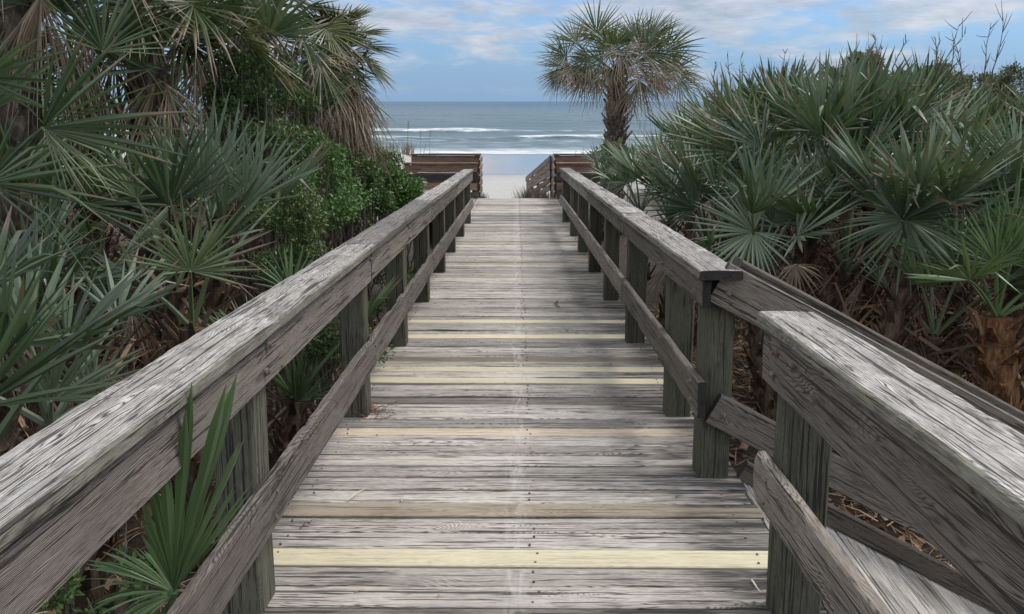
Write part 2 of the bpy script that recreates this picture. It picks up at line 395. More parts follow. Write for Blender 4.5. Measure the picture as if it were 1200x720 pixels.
def tube(mb, pts, radii, sides=6, attr=(0.5, 0.5, 0.0), cap=True, tvals=None, flat=1.0):
    pts = np.asarray(pts, float); k = len(pts)
    V = []; A = []
    ref = np.array([0.31, 0.17, 0.93])
    for i in range(k):
        d = unit(pts[min(i + 1, k - 1)] - pts[max(i - 1, 0)])
        if abs(np.dot(d, ref)) > 0.95: ref = np.array([0.93, 0.2, 0.1])
        a = unit(np.cross(d, ref)); b = np.cross(d, a)
        for j in range(sides):
            th = 2 * math.pi * j / sides
            V.append(pts[i] + radii[i] * (math.cos(th) * a + flat * math.sin(th) * b))
            A.append((attr[0] if tvals is None else tvals[i], attr[1], attr[2]))
    F = [(i * sides + j, i * sides + (j + 1) % sides, (i + 1) * sides + (j + 1) % sides, (i + 1) * sides + j) for i in range(k - 1) for j in range(sides)]
    if cap: F += [tuple(range(sides))[::-1], tuple(range((k - 1) * sides, k * sides))]
    mb.add(V, F, A)

# ------------------------------------------------------------------ boardwalk deck
deck_root = thing('boardwalk', (0, 10, zd(10)), 'weathered grey plank boardwalk sloping down between the railings to the beach', 'boardwalk')
DO = (0, 10, zd(10))
PITCH_P = 0.1315
def deck_y(py):
    r = _F - _U * (py - 270) / FPX
    k = EYE / (-r[2] - SLOPE * r[1]); return r[1] * k
bright = [deck_y(p) for p in (647, 449, 432, 394, 375)]
tans = [deck_y(p) for p in (503, 594, 419, 324, 283, 265, 310, 247)]
mb_deck = MB()
j = 0; yy = 0.6
planks = []
while yy < 20.75:
    planks.append(yy); yy += PITCH_P
def nearest(lst): return {min(range(len(planks)), key=lambda i: abs(planks[i] - v)) for v in lst}
nb_, nt_ = nearest(bright), nearest(tans)
for i, yc in enumerate(planks):
    w = PITCH_P - random.choice((0.006, 0.007, 0.009, 0.011, 0.015))
    yj = yc + random.uniform(-0.001, 0.001)
    xl, xr = -1.03 + random.uniform(-0.02, 0.015), 1.03 + random.uniform(-0.015, 0.02)
    dz = random.uniform(-0.005, 0.003); tl = random.uniform(-0.003, 0.003)
    zc = zd(yj) - 0.019 + dz
    sl = np.array([0, 1, -SLOPE + random.uniform(-0.03, 0.03)])
    a = ((xl, yj, zc - tl), (xr, yj, zc + tl), w, 0.038, sl)
    kw = dict(wob=0.0016, rnd=0.004, step=0.10, nw=4, ntk=1, ends=0, gx=(xl + 0.0,), off=RNG.uniform(0, 60, 3))
    kw['gx'] = (xl + random.uniform(0, 50),)
    if i in nb_ or i in nt_:
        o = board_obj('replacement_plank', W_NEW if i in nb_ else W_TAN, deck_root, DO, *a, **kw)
        o['label'] = 'newer pale yellow plank among the grey ones' if i in nb_ else 'tan plank less weathered than its neighbours'
    else:
        board(mb_deck, *a, **kw)
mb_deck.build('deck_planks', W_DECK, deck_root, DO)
for X in (-0.93, 0.0, 0.93):
    board_obj('joist', [W_DARK, W_END], deck_root, DO, (X, 0.4, zd(0.4) - 0.15), (X, 20.8, zd(20.8) - 0.15), 0.045, 0.21, (1, 0, 0), step=0.6, nw=1)
# nail heads, two or three to a plank on every joist
mbn = MB()
for yc in planks:
    for X in (-0.93, 0.06, 0.93):
        for dy in (-0.035, 0.03):
            if random.random() < 0.8:
                p = np.array([X + random.uniform(-0.02, 0.02), yc + dy, zd(yc + dy) + 0.0035])
                R_ = 0.0048
                V = [p + (R_ * math.cos(t), R_ * math.sin(t), 0) for t in np.arange(6) * math.pi / 3] + [p + (R_ * math.cos(t), R_ * math.sin(t), -0.012) for t in np.arange(6) * math.pi / 3]
                mbn.add(V, [(0, 1, 2, 3, 4, 5)] + [(q, q + 6, (q + 1) % 6 + 6, (q + 1) % 6) for q in range(6)], np.zeros((12, 3)))
o = mbn.build('nail_head', M_STEEL, deck_root, DO); o['kind'] = 'stuff'

# ------------------------------------------------------------------ railings
def bolt(parent, origin, p, d):
    p = np.asarray(p, float); d = unit(d); mb = MB()
    tube(mb, [p - d * 0.02, p + d * 0.003, p + d * 0.006], [0.014, 0.014, 0.011], 10)
    tube(mb, [p + d * 0.005, p + d * 0.014], [0.0075, 0.0065], 6)
    mb.build('bolt', M_STEEL, parent, origin)

def railing(sx, y0, y1, posts, cap_top, b_bot, m_top, m_bot, joints, label, post_in=0.855, end_over=0.0, post_d=0.14):
    org = (sx * 0.9, y0, zd(y0))
    root = thing('wooden_railing', org, label, 'railing', 'timber railings along the boardwalk')
    cap_t = 0.043
    cuts = [y0] + [j_ for j_ in joints if y0 < j_ < y1] + [y1]
    for a, b in zip(cuts[:-1], cuts[1:]):
        g = 0.0025
        ja, jb = random.uniform(-0.004, 0.004), random.uniform(-0.004, 0.004)
        Xc = sx * (0.80 + 0.0975)
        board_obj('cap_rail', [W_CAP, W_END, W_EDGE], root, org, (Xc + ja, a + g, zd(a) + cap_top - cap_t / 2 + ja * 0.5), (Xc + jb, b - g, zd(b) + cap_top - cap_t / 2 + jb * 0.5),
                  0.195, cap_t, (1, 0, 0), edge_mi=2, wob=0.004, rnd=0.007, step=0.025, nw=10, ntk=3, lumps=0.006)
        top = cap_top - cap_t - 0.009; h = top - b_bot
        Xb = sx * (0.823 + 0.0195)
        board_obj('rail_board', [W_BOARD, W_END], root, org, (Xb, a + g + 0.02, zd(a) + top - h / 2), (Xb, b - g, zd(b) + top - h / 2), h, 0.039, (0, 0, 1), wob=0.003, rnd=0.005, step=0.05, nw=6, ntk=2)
        h = m_top - m_bot; Xm = sx * (0.812 + 0.0195)
        board_obj('mid_rail', [W_BOARD, W_END], root, org, (Xm, a + g, zd(a) + m_top - h / 2), (Xm, b - g, zd(b) + m_top - h / 2), h, 0.039, (0, 0, 1), wob=0.004, rnd=0.006, step=0.05, nw=6, ntk=2, lumps=0.015)
    for yp in posts:
        yc = yp + post_d / 2
        X = sx * (post_in + 0.07)
        lean = random.uniform(-0.006, 0.006)
        gz = ground_z(X, yc) - 0.3
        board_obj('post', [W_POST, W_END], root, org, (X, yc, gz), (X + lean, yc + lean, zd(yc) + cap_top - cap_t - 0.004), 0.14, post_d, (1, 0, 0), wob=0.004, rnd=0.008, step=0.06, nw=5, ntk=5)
        if yp < 9:
            for zz in (b_bot + 0.05, b_bot + 0.13): bolt(root, org, (sx * 0.818, yc + random.uniform(-.02, .02), zd(yc) + zz), (-sx, 0, 0))
            for zz in (m_bot + 0.04, m_bot + 0.12): bolt(root, org, (sx * 0.818, yc + random.uniform(-.02, .02), zd(yc) + zz), (-sx, 0, 0))
    return root

left_posts = [-0.35, 1.0, 2.46, 4.36, 5.93, 7.6, 9.27, 10.95, 12.7, 14.62]
railing(-1, -0.9, 14.85, left_posts, 0.995, 0.785, 0.462, 0.288, [4.45, 7.66, 11.0],
        'unbroken weathered grey railing on the left side of the boardwalk beside the tall palms')
right_posts = [3.55, 4.38, 6.05, 7.7, 9.35, 11.0, 12.8, 14.9]
ra = railing(1, 3.46, 15.15, right_posts, 1.012, 0.84, 0.50, 0.335, [6.15, 9.42, 12.85],
             'long grey railing right of the boardwalk from the side ramp to the beach')
rb = railing(1, -0.9, 2.60, [-0.35, 1.0, 2.40], 1.025, 0.79, 0.53, 0.365, [], 'short heavy grey railing nearest on the right, ending at the gap for the side ramp')

# ------------------------------------------------------------------ side ramp on the right
SO = (1.05, 3.1, zd(3.1) - 0.2)
st = thing('side_ramp', SO, 'steep grey plank ramp with sloping handrail leaving through the right railing gap', 'ramp')
ZT = zd(3.1)
sl = 0.54
for i in range(11):
    X = 1.045 + (i + 0.5) * 0.152
    zc = ZT - 0.045 - sl * (X - 1.045)
    board_obj('tread', [W_TREAD, W_END], st, SO, (X, 2.585, zc), (X + random.uniform(-.004, .004), 3.545, zc), 0.167, 0.036, (1, 0, -sl), wob=0.002, step=0.08, ends=1)
X0, X1 = 1.035, 2.75
def sline(z_at, X): return z_at - sl * (X - 1.04)
cs = math.cos(math.atan(sl))
for Y in (2.56, 3.57):
    board_obj('stringer', [W_DARK, W_END], st, SO, (X0, Y, sline(-0.165, X0)), (X1 - 0.1, Y, sline(-0.165, X1 - 0.1)), 0.235 * cs, 0.04, (0, 0, 1), step=0.08, nw=4)
Y = 3.62
zt = 0.845
board_obj('hand_rail', [W_BOARD, W_END], st, SO, (0.90, Y - 0.095, sline(zt - 0.115, 0.90)), (X1, Y - 0.095, sline(zt - 0.115, X1)), 0.225 * cs, 0.038, (0, 0, 1), step=0.06, nw=5)
board_obj('rail_cap', [W_DARK, W_END], st, SO, (1.01, Y + 0.0, sline(zt + 0.012, 1.01)), (X1, Y + 0.0, sline(zt + 0.012, X1)), 0.14, 0.04, (0, 1, 0), step=0.05, nw=5, wob=0.004)
board_obj('mid_rail', [W_BOARD, W_END], st, SO, (0.90, Y - 0.095, sline(0.135, 0.90)), (X1, Y - 0.095, sline(0.135, X1)), 0.17 * cs, 0.038, (0, 0, 1), step=0.06, nw=5)
gz = ground_z(2.6, 3.65)
board_obj('post', [W_POST, W_END], st, SO, (2.6, Y + 0.02, gz - 0.3), (2.6, Y + 0.02, sline(zt - 0.02, 2.6)), 0.09, 0.09, (1, 0, 0), step=0.08)
for X in (0.945,):
    for zz in (sline(zt - 0.07, X), sline(zt - 0.14, X)): bolt(st, SO, (X, Y - 0.116, zz), (0, -1, 0))
    for zz in (sline(0.13, X),): bolt(st, SO, (X, Y - 0.116, zz), (0, -1, 0))
for X in (1.6, 2.2): bolt(st, SO, (X, Y - 0.116, sline(zt - 0.11, X)), (0, -1, 0))

# ------------------------------------------------------------------ end platforms with benches
def bench(x0, x1, label, sx):
    o_ = ((x0 + x1) / 2, 20.9, zd(20.6))
    root = thing('slatted_bench', o_, label, 'bench', 'benches at the beach end')
    zb = zd(20.6)
    for (Y, top, hs) in ((20.72, 0.90, 0), (22.3, 1.03, 1)):
        board_obj('cap_rail', [W_RED, W_END], root, o_, (x0, Y, zb + top), (x1, Y, zb + top), 0.16, 0.045, (0, 1, 0), step=0.1, wob=0.006)
        for q in range(4):
            zc = zb + top - 0.13 - q * 0.235
            board_obj('slat_board', [W_RED if q % 2 == 0 else W_DARK, W_END], root, o_, (x0 + 0.02, Y - 0.02, zc), (x1 - 0.03 + 0.02 * (q % 2), Y - 0.02, zc), 0.19, 0.038, (0, 0, 1), step=0.1, wob=0.005)
        for X in (x0 + 0.1, x1 - 0.1):
            board_obj('post', [W_RED, W_END], root, o_, (X, Y + 0.075, zb - 0.7), (X, Y + 0.075, zb + top - 0.025), 0.14, 0.11, (1, 0, 0), step=0.1)
    for q in range(4):
        board_obj('seat', [W_BOARD, W_END], root, o_, (x0 + 0.05, 21.3 + q * 0.15, zb + 0.47), (x1 - 0.06, 21.3 + q * 0.15, zb + 0.47), 0.14, 0.038, (0, 1, 0), step=0.15)
    xe = x1 if sx < 0 else x0
    for q in range(5):
        zc = zb + 0.08 + q * 0.21
        board_obj('end_board', [W_RED if q % 2 else W_BOARD, W_END], root, o_, (xe + 0.022 * -sx, 20.74, zc), (xe + 0.022 * -sx, 22.3, zc), 0.15, 0.038, (0, 0, 1), step=0.12, wob=0.006)
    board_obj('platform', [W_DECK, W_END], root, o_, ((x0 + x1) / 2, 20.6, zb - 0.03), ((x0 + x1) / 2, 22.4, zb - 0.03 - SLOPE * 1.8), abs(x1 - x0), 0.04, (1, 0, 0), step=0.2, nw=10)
for (x0, x1) in ((-2.95, -1.06), (1.06, 3.05)):
    mbp = MB(); y = 15.3
    while y < 20.5:
        board(mbp, (x0, y, zd(y) - 0.021), (x1, y, zd(y) - 0.021), 0.122, 0.038, (0, 1, -SLOPE), wob=0.002, step=0.2, nw=2, ntk=1, ends=0); y += PITCH_P
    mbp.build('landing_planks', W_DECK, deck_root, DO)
    for X in (x0 + 0.1, (x0 + x1) / 2, x1 - 0.1):
        board_obj('joist', [W_DARK, W_END], deck_root, DO, (X, 15.25, zd(15.25) - 0.15), (X, 20.5, zd(20.5) - 0.15), 0.045, 0.21, (1, 0, 0), step=0.6, nw=1)
bench(-2.95, -1.0, 'reddish brown bench enclosure of horizontal boards at the beach end behind the leafy green shrub', -1)
bench(1.0, 3.05, 'reddish brown bench enclosure of horizontal boards at the beach end below the lone palm', 1)

# slatted rail going down to the sand
RO = (0.8, 22.4, zd(22.4))
br = thing('beach_railing', RO, 'pale weathered slatted railing dropping from the right bench to the sand', 'railing')
pA, pB = np.array([0.93, 22.45, 0.06]), np.array([0.30, 30.0, -1.3])
for q in range(5):
    dz = -0.02 - 0.2 * q
    fq = random.uniform(0.86, 1.0); board_obj('rail_board', [W_RED if q % 2 else W_BOARD, W_END], br, RO, pA + (0, 0, dz + random.uniform(-.02, .02)), pA + (pB - pA) * fq + (0, 0, dz + random.uniform(-.07, .04)), random.uniform(0.15, 0.185), 0.038, (0, 0, 1), step=0.12, wob=0.022)
for t in (0.03, 0.25, 0.5, 0.75, 0.97):
    p = pA + (pB - pA) * t
    board_obj('post', [W_RED, W_END], br, RO, p + (0.075, 0, -1.4), p + (0.075, 0, 0.06), 0.1, 0.1, (1, 0, 0), step=0.12)

# ------------------------------------------------------------------ palms
def add_blade(mb, hub, a, nrm, R, S, nseg, split, droop, fold, age, costa=0.0, stiff=0.06, rows=7, wk=1.0):
    a = unit(a); nrm = unit(nrm - a * np.dot(nrm, a)); s = np.cross(a, nrm)
    th = np.linspace(-S, S, nseg) + RNG.normal(0, 0.02, nseg)
    dth = 2 * S / (nseg - 1)
    L = R * (1 - 0.28 * (np.abs(th) / max(S, 1e-3)) ** 2.2) * RNG.uniform(0.9, 1.05, nseg)
    d = np.cos(th)[:, None] * a + np.sin(th)[:, None] * s + (fold * (0.35 * np.abs(np.sin(th * 0.8)) + 0.9 * (1 - np.cos(th * 0.75))) + RNG.normal(0, stiff, nseg))[:, None] * nrm
    d /= np.linalg.norm(d, axis=1)[:, None]
    e = -np.sin(th)[:, None] * a + np.cos(th)[:, None] * s
    t = np.concatenate([[0.015], np.linspace(0.16, 1, rows - 1)])
    dr = droop * RNG.uniform(0.5, 1.5, nseg)
    org = hub + a * (costa * R * (np.clip(np.cos(th), 0, 1)))[:, None]
    Lf = L - costa * R * np.clip(np.cos(th), 0, 1) * 0.6
    c = org[:, None, :] + d[:, None, :] * (Lf[:, None] * t * (1 - 0.28 * dr[:, None] * t))[..., None]
    c[..., 2] -= (dr * Lf)[:, None] * t ** 2.2
    if costa: c[..., 2] -= 0.0
    # a few bent, broken leaflets
    bent = RNG.random(nseg) < (0.07 + 0.45 * age)
    tb = RNG.uniform(0.45, 0.75, nseg)
    over = np.clip(t[None, :] - tb[:, None], 0, None) * bent[:, None]
    c[..., 2] -= over * Lf[:, None] * RNG.uniform(0.5, 1.1, nseg)[:, None]
    wmax = dth * Lf * split * wk
    w = np.minimum(dth * Lf[:, None] * t * 1.02 + 0.002, wmax[:, None] * np.clip((1 - t) / (1 - split), 0, 1) ** 0.75 + 0.0012)
    tw = RNG.normal(0, 0.5, nseg)
    ee = e[:, None, :] * np.cos(tw)[:, None, None] + nrm * np.sin(tw)[:, None, None]
    l = c + ee * (w / 2)[..., None]; r = c - ee * (w / 2)[..., None]
    mid = c + nrm * (w * 0.32)[..., None]
    K = len(t)
    V = np.stack([l, mid, r], 2).reshape(-1, 3)
    rn = RNG.random(nseg)
    A = np.zeros((nseg, K, 3, 3)); A[..., 0] = t[None, :, None]; A[..., 1] = rn[:, None, None]; A[..., 2] = age + RNG.normal(0, 0.05, nseg)[:, None, None]
    F = []
    for i in range(nseg):
        b0 = i * K * 3
        for k in range(K - 1):
            q = b0 + k * 3
            F += [(q, q + 1, q + 4, q + 3), (q + 1, q + 2, q + 5, q + 4)]
    mb.add(V, F, A.reshape(-1, 3))

def make_frond(parent, origin, p0, hub, a, nrm, R, mat_, S=1.9, nseg=26, split=0.34, droop=0.06, fold=0.18, age=0.0, costa=0.0, stiff=0.10, pr=0.010, name=None, wk=1.0, sag=0.1):
    mb = MB()
    p0 = np.asarray(p0, float); hub = np.asarray(hub, float)
    mid = (p0 + hub) / 2 + np.array([0, 0, sag * np.linalg.norm(hub - p0)])
    ts = np.linspace(0, 1, 6)
    pts = [(1 - q) ** 2 * p0 + 2 * q * (1 - q) * mid + q * q * hub for q in ts]
    tube(mb, pts, [pr * (1.5 - 0.8 * q) for q in ts], 5, (0.35, 0.9, age), tvals=[0.3] * 6)
    add_blade(mb, hub, a, np.asarray(nrm, float), R, S, nseg, split, droop, fold, age, costa, stiff, wk=wk)
    return mb.build(name or ('dead_frond' if age > 0.6 else 'frond'), mat_, parent, origin, attr='lf')

def make_trunk(parent, origin, p0, p1, r0, r1, boots=0, mat_=None, boot_len=0.2, bend=0.0):
    mb = MB(); p0 = np.asarray(p0, float); p1 = np.asarray(p1, float)
    k = 14; L = np.linalg.norm(p1 - p0)
    off = np.array([RNG.normal(0, 1), RNG.normal(0, 1), 0]) * bend
    pts = []; rad = []
    for i in range(k + 1):
        q = i / k
        pts.append(p0 + (p1 - p0) * q + off * math.sin(q * math.pi)); rad.append((r0 + (r1 - r0) * q) * RNG.uniform(0.9, 1.1))
    tube(mb, pts, rad, 10)
    for b in range(boots):
        q = (b + 0.5) / boots
        phi = b * 2.399 + RNG.normal(0, 0.1)
        c = p0 + (p1 - p0) * q + off * math.sin(q * math.pi)
        out = np.array([math.cos(phi), math.sin(phi), 0]); tan = np.array([-math.sin(phi), math.cos(phi), 0])
        rr = r0 + (r1 - r0) * q
        bl = boot_len * RNG.uniform(0.6, 1.3); fl = RNG.uniform(0.35, 0.75) * (0.7 + 0.7 * q)
        b0 = c + out * rr * 0.85; 
        tip = b0 + out * bl * fl + np.array([0, 0, bl])
        wb, wt, th_ = rr * 0.42, rr * 0.13, rr * 0.10
        V = [b0 - tan * wb, b0 + tan * wb, tip + tan * wt, tip - tan * wt]
        V += [v + out * th_ * 1.2 + np.array([0, 0, -th_]) for v in V]
        mb.add(V, [(3, 2, 1, 0), (4, 5, 6, 7), (0, 1, 5, 4), (1, 2, 6, 5), (2, 3, 7, 6), (3, 0, 4, 7)], np.full((8, 3), 0.5))
    return mb.build('trunk', mat_ or M_BARK, parent, origin)

ZUP = np.array([0, 0, 1.0])
def palmetto(px, py, Y, nf, R, label, mat_=L_PALM, pet=0.65, dead=2, lean=0.15, age=0.0, heroes=(), low=24, droop=0.06, trunk_r=0.07, group='saw palmettos', side=None):
    """crown heart at photo pixel (px,py), Y metres away; fronds all round"""
    c = at(px, py, Y)
    gx, gy = c[0] + RNG.normal(0, lean), c[1] + RNG.normal(0, lean)
    if abs(gx) < 1.25: gx = math.copysign(1.25, c[0])
    gz = ground_z(gx, gy)
    base = np.array([gx, gy, gz])
    if c[2] < gz + 0.05: c[2] = gz + 0.05
    root = thing('saw_palmetto', tuple(base), label, 'palm', group)
    if c[2] - gz > 0.2:
        make_trunk(root, base, base - (0, 0, 0.1), c, trunk_r * (1.9 if 'shaggy' in label else 1.15), trunk_r * (1.5 if 'shaggy' in label else 0.85), int(10 + 30 * (c[2] - gz)), M_ORANGE if 'shaggy' in label else M_BARK, 0.13, 0.03)
    ph = RNG.uniform(0, 6.28)
    for i in range(nf):
        q = (i + 0.5) / nf
        el = math.radians(86 - (86 - low) * q ** 0.9 + RNG.normal(0, 6)) + (0.32 * q if Y > 6.2 else 0.1 * q)
        az = ph + i * 2.399 + RNG.normal(0, 0.2)
        if side is not None and math.cos(az) * side < -0.3 and RNG.random() < 0.5: az += math.pi
        rad = np.array([math.cos(az), math.sin(az), 0])
        d = rad * math.cos(el) + ZUP * math.sin(el)
        pl = pet * RNG.uniform(0.75, 1.2)
        hub = c + d * pl
        el2 = el - RNG.uniform(-0.1, 0.3)
        a = rad * math.cos(el2) + ZUP * math.sin(el2)
        nrm = -rad * math.sin(el2) + ZUP * math.cos(el2)
        roll = RNG.normal(0, 0.45); s = np.cross(a, nrm)
        nrm = nrm * math.cos(roll) + s * math.sin(roll)
        make_frond(root, base, c + d * 0.03, hub, a, nrm, R * RNG.uniform(0.8, 1.12), mat_, S=(S_ := RNG.uniform(0.9, 1.75)), nseg=int(2 * S_ / 0.148), wk=1.15, split=0.40, stiff=0.08, droop=0.6 * droop * RNG.uniform(0.3, 1.6),
                   age=max(0, age + RNG.normal(0, 0.06) + (0.22 if RNG.random() < 0.15 * q + 0.04 else 0)), fold=RNG.uniform(0.15, 0.75))
    for i in range(dead):
        az = RNG.uniform(0, 6.28); rad = np.array([math.cos(az), math.sin(az), 0])
        hub = c + rad * pet * 0.55 - ZUP * pet * RNG.uniform(0.2, 0.6)
        if hub[2] < gz + 0.1: hub[2] = gz + 0.12
        make_frond(root, base, c, hub, rad * 0.45 - ZUP * 0.9, rad + ZUP * 0.3, R * RNG.uniform(0.7, 0.95), mat_, S=RNG.uniform(0.5, 1.3), nseg=18, droop=0.2, age=1.0, stiff=0.3, fold=0.4)
    for h in heroes: hero(root, base, c, mat_, *h)
    return root

def hero(root, base, c, mat_, hx, hy, hY, ang, Rpx, S=1.4, face=0.75, age=0.0, droop=0.05, nseg=23, tilt=0.0, m2=None, fold=0.45, split=0.34):
    """one frond seen in the photo: hub pixel, depth, direction of its middle leaflet (degrees, 0 right, 90 up), length in pixels"""
    hub = at(hx, hy, hY); sc = hY / FPX
    a = np.array([math.cos(math.radians(ang)), tilt, math.sin(math.radians(ang))])
    view = unit(np.array([0, 0, EYE]) - hub)
    s = np.cross(a, view)
    nrm = unit(view - a * np.dot(view, a)) * face + unit(s) * (1 - face)
    nseg = max(6, round(2 * S / (0.115 if S > 0.6 else 0.058)))
    make_frond(root, base, c, hub, a, nrm, Rpx * sc, m2 or mat_, S=S, nseg=nseg, droop=droop, age=age, fold=fold, split=split, wk=1.15)

def sabal(c, base, nf, R, pet, label, r0, dead, group, low=-35, boots=60, mat_=L_SABAL, boot_len=0.24, age=0.05, dead_R=0.85, age_k=0.35, skirt=0.0):
    c = np.asarray(c, float); base = np.asarray(base, float)
    root = thing('cabbage_palm', tuple(base), label, 'palm', group)
    make_trunk(root, base, base - (0, 0, 0.2), c, r0, r0 * 0.8, boots, M_BOOT, boot_len, 0.04)
    ph = RNG.uniform(0, 6.28)
    for i in range(nf + dead):
        dd = i >= nf
        q = (i + 0.5) / nf if not dd else 1.0
        el = math.radians(85 - (85 - low) * q + RNG.normal(0, 7)) if not dd else math.radians(RNG.uniform(-65, -25))
        az = ph + i * 2.399 + RNG.normal(0, 0.15)
        rad = np.array([math.cos(az), math.sin(az), 0])
        d = rad * math.cos(el) + ZUP * math.sin(el)
        pl = pet * RNG.uniform(0.85, 1.15) * (0.7 if dd else 1)
        hub = c + d * pl - ZUP * (0.10 * pl + (skirt * RNG.random() if dd else 0))
        el2 = el - RNG.uniform(0.35, 0.7)
        if dd: el2 = math.radians(RNG.uniform(-95, -70))
        a = rad * math.cos(el2) + ZUP * math.sin(el2)
        nrm = -rad * math.sin(el2) + ZUP * math.cos(el2)
        roll = RNG.normal(0, 0.3); s = np.cross(a, nrm); nrm = nrm * math.cos(roll) + s * math.sin(roll)
        ag = 1.0 if dd else age + max(0, RNG.normal(0.0, 0.06)) + age_k * max(0, q - 0.62)
        make_frond(root, base, c + d * 0.06, hub, a, nrm, (R if not dd else dead_R) * RNG.uniform(0.85, 1.1), mat_, S=RNG.uniform(1.5, 2.1) if not dd else RNG.uniform(0.6, 1.1), nseg=36, split=0.40, droop=RNG.uniform(0.03, 0.13) if not dd else 0.1,
                   fold=RNG.uniform(0.25, 0.5), age=ag, costa=0.13, stiff=0.09 if not dd else 0.2, pr=0.014, wk=1.15)
    return root

# the lone cabbage palm by the beach
pc = at(722, 88, 16.5); pb = np.array([pc[0] - 0.1, 16.5, ground_z(pc[0], 16.5)])
lone = sabal(pc, pb, 9, 0.66, 0.60, 'lone cabbage palm with a bushy crown and brown skirt standing above the right bench', 0.185, 3, 'cabbage palms', low=0, age_k=0.6, dead_R=0.5, boots=150, boot_len=0.22)
for (hx, hy, dY, ang, rp, ag) in (
        (664, 66, .1, 160, 36, .02), (676, 52, -.2, 118, 44, .0), (700, 42, .2, 112, 42, .0), (744, 46, .2, 78, 42, .0), (760, 48, -.2, 58, 48, .0), (778, 62, .2, 35, 44, .0),
        (788, 82, -.1, -8, 42, .1), (776, 88, -.3, -20, 38, .45), (664, 78, -.2, 200, 36, .2), (686, 84, -.4, 235, 36, .45), (706, 74, -.6, 190, 40, .15), (742, 72, -.6, -20, 40, .5), (728, 58, -.8, -80, 36, .6), (690, 66, -.7, 215, 36, .3), (768, 78, -.6, -60, 34, .75), (672, 80, -.5, 240, 30, .7), (655, 88, -.1, 235, 30, .3), (794, 96, .1, -40, 32, .5), (752, 62, -.5, 35, 50, .0), (716, 62, -.6, 120, 42, .0),
        (718, 80, -.7, -95, 32, .6), (700, 92, -.5, 250, 30, .6), (748, 92, -.5, -60, 36, .8), (765, 96, -.3, -50, 32, .9), (760, 70, .6, 20, 50, .0), (738, 108, -.4, -75, 30, 1.0)):
    hb_ = at(hx, hy, 16.5 + dY); aa = np.array([math.cos(math.radians(ang)), RNG.normal(0, .25), math.sin(math.radians(ang))])
    nn_ = np.array([RNG.normal(0, .3), -1, 0.35 + RNG.normal(0, .2)])
    make_frond(lone, pb, pc, hb_, aa, nn_, rp * 16.5 / FPX * RNG.uniform(0.95, 1.25), L_SABAL, S=RNG.uniform(1.5, 2.0), nseg=34, split=0.36, droop=RNG.uniform(.03, .14), fold=RNG.uniform(.2, .6), age=ag, costa=0.06, stiff=0.13, pr=0.012)
# cabbage palms at the upper left
for (px, py, Y, nf, R, pet, dead, lab) in (
        (392, 62, 9.4, 30, 0.46, 0.34, 34, 'cabbage palm nearest the sea on the left with a thick brown skirt of dead fronds'),
        (300, 15, 8.2, 34, 0.58, 0.78, 8, 'tall cabbage palm with dark drooping fans at the top of the left bank'),
        (165, -15, 6.2, 24, 0.60, 0.66, 7, 'cabbage palm at the top left with shaggy pale fibres among dark fronds'),
        (15, -110, 5.2, 16, 0.6, 0.66, 3, 'cabbage palm cut by the top left corner of the view')):
    c = at(px, py, Y); b = np.array([c[0] - 0.15, Y + 0.2, ground_z(c[0], Y)])
    sabal(c, b, nf, R, pet, lab, 0.17, dead, 'cabbage palms', low=-35 if dead < 20 else -50, skirt=0.3 if dead < 20 else 0.9)

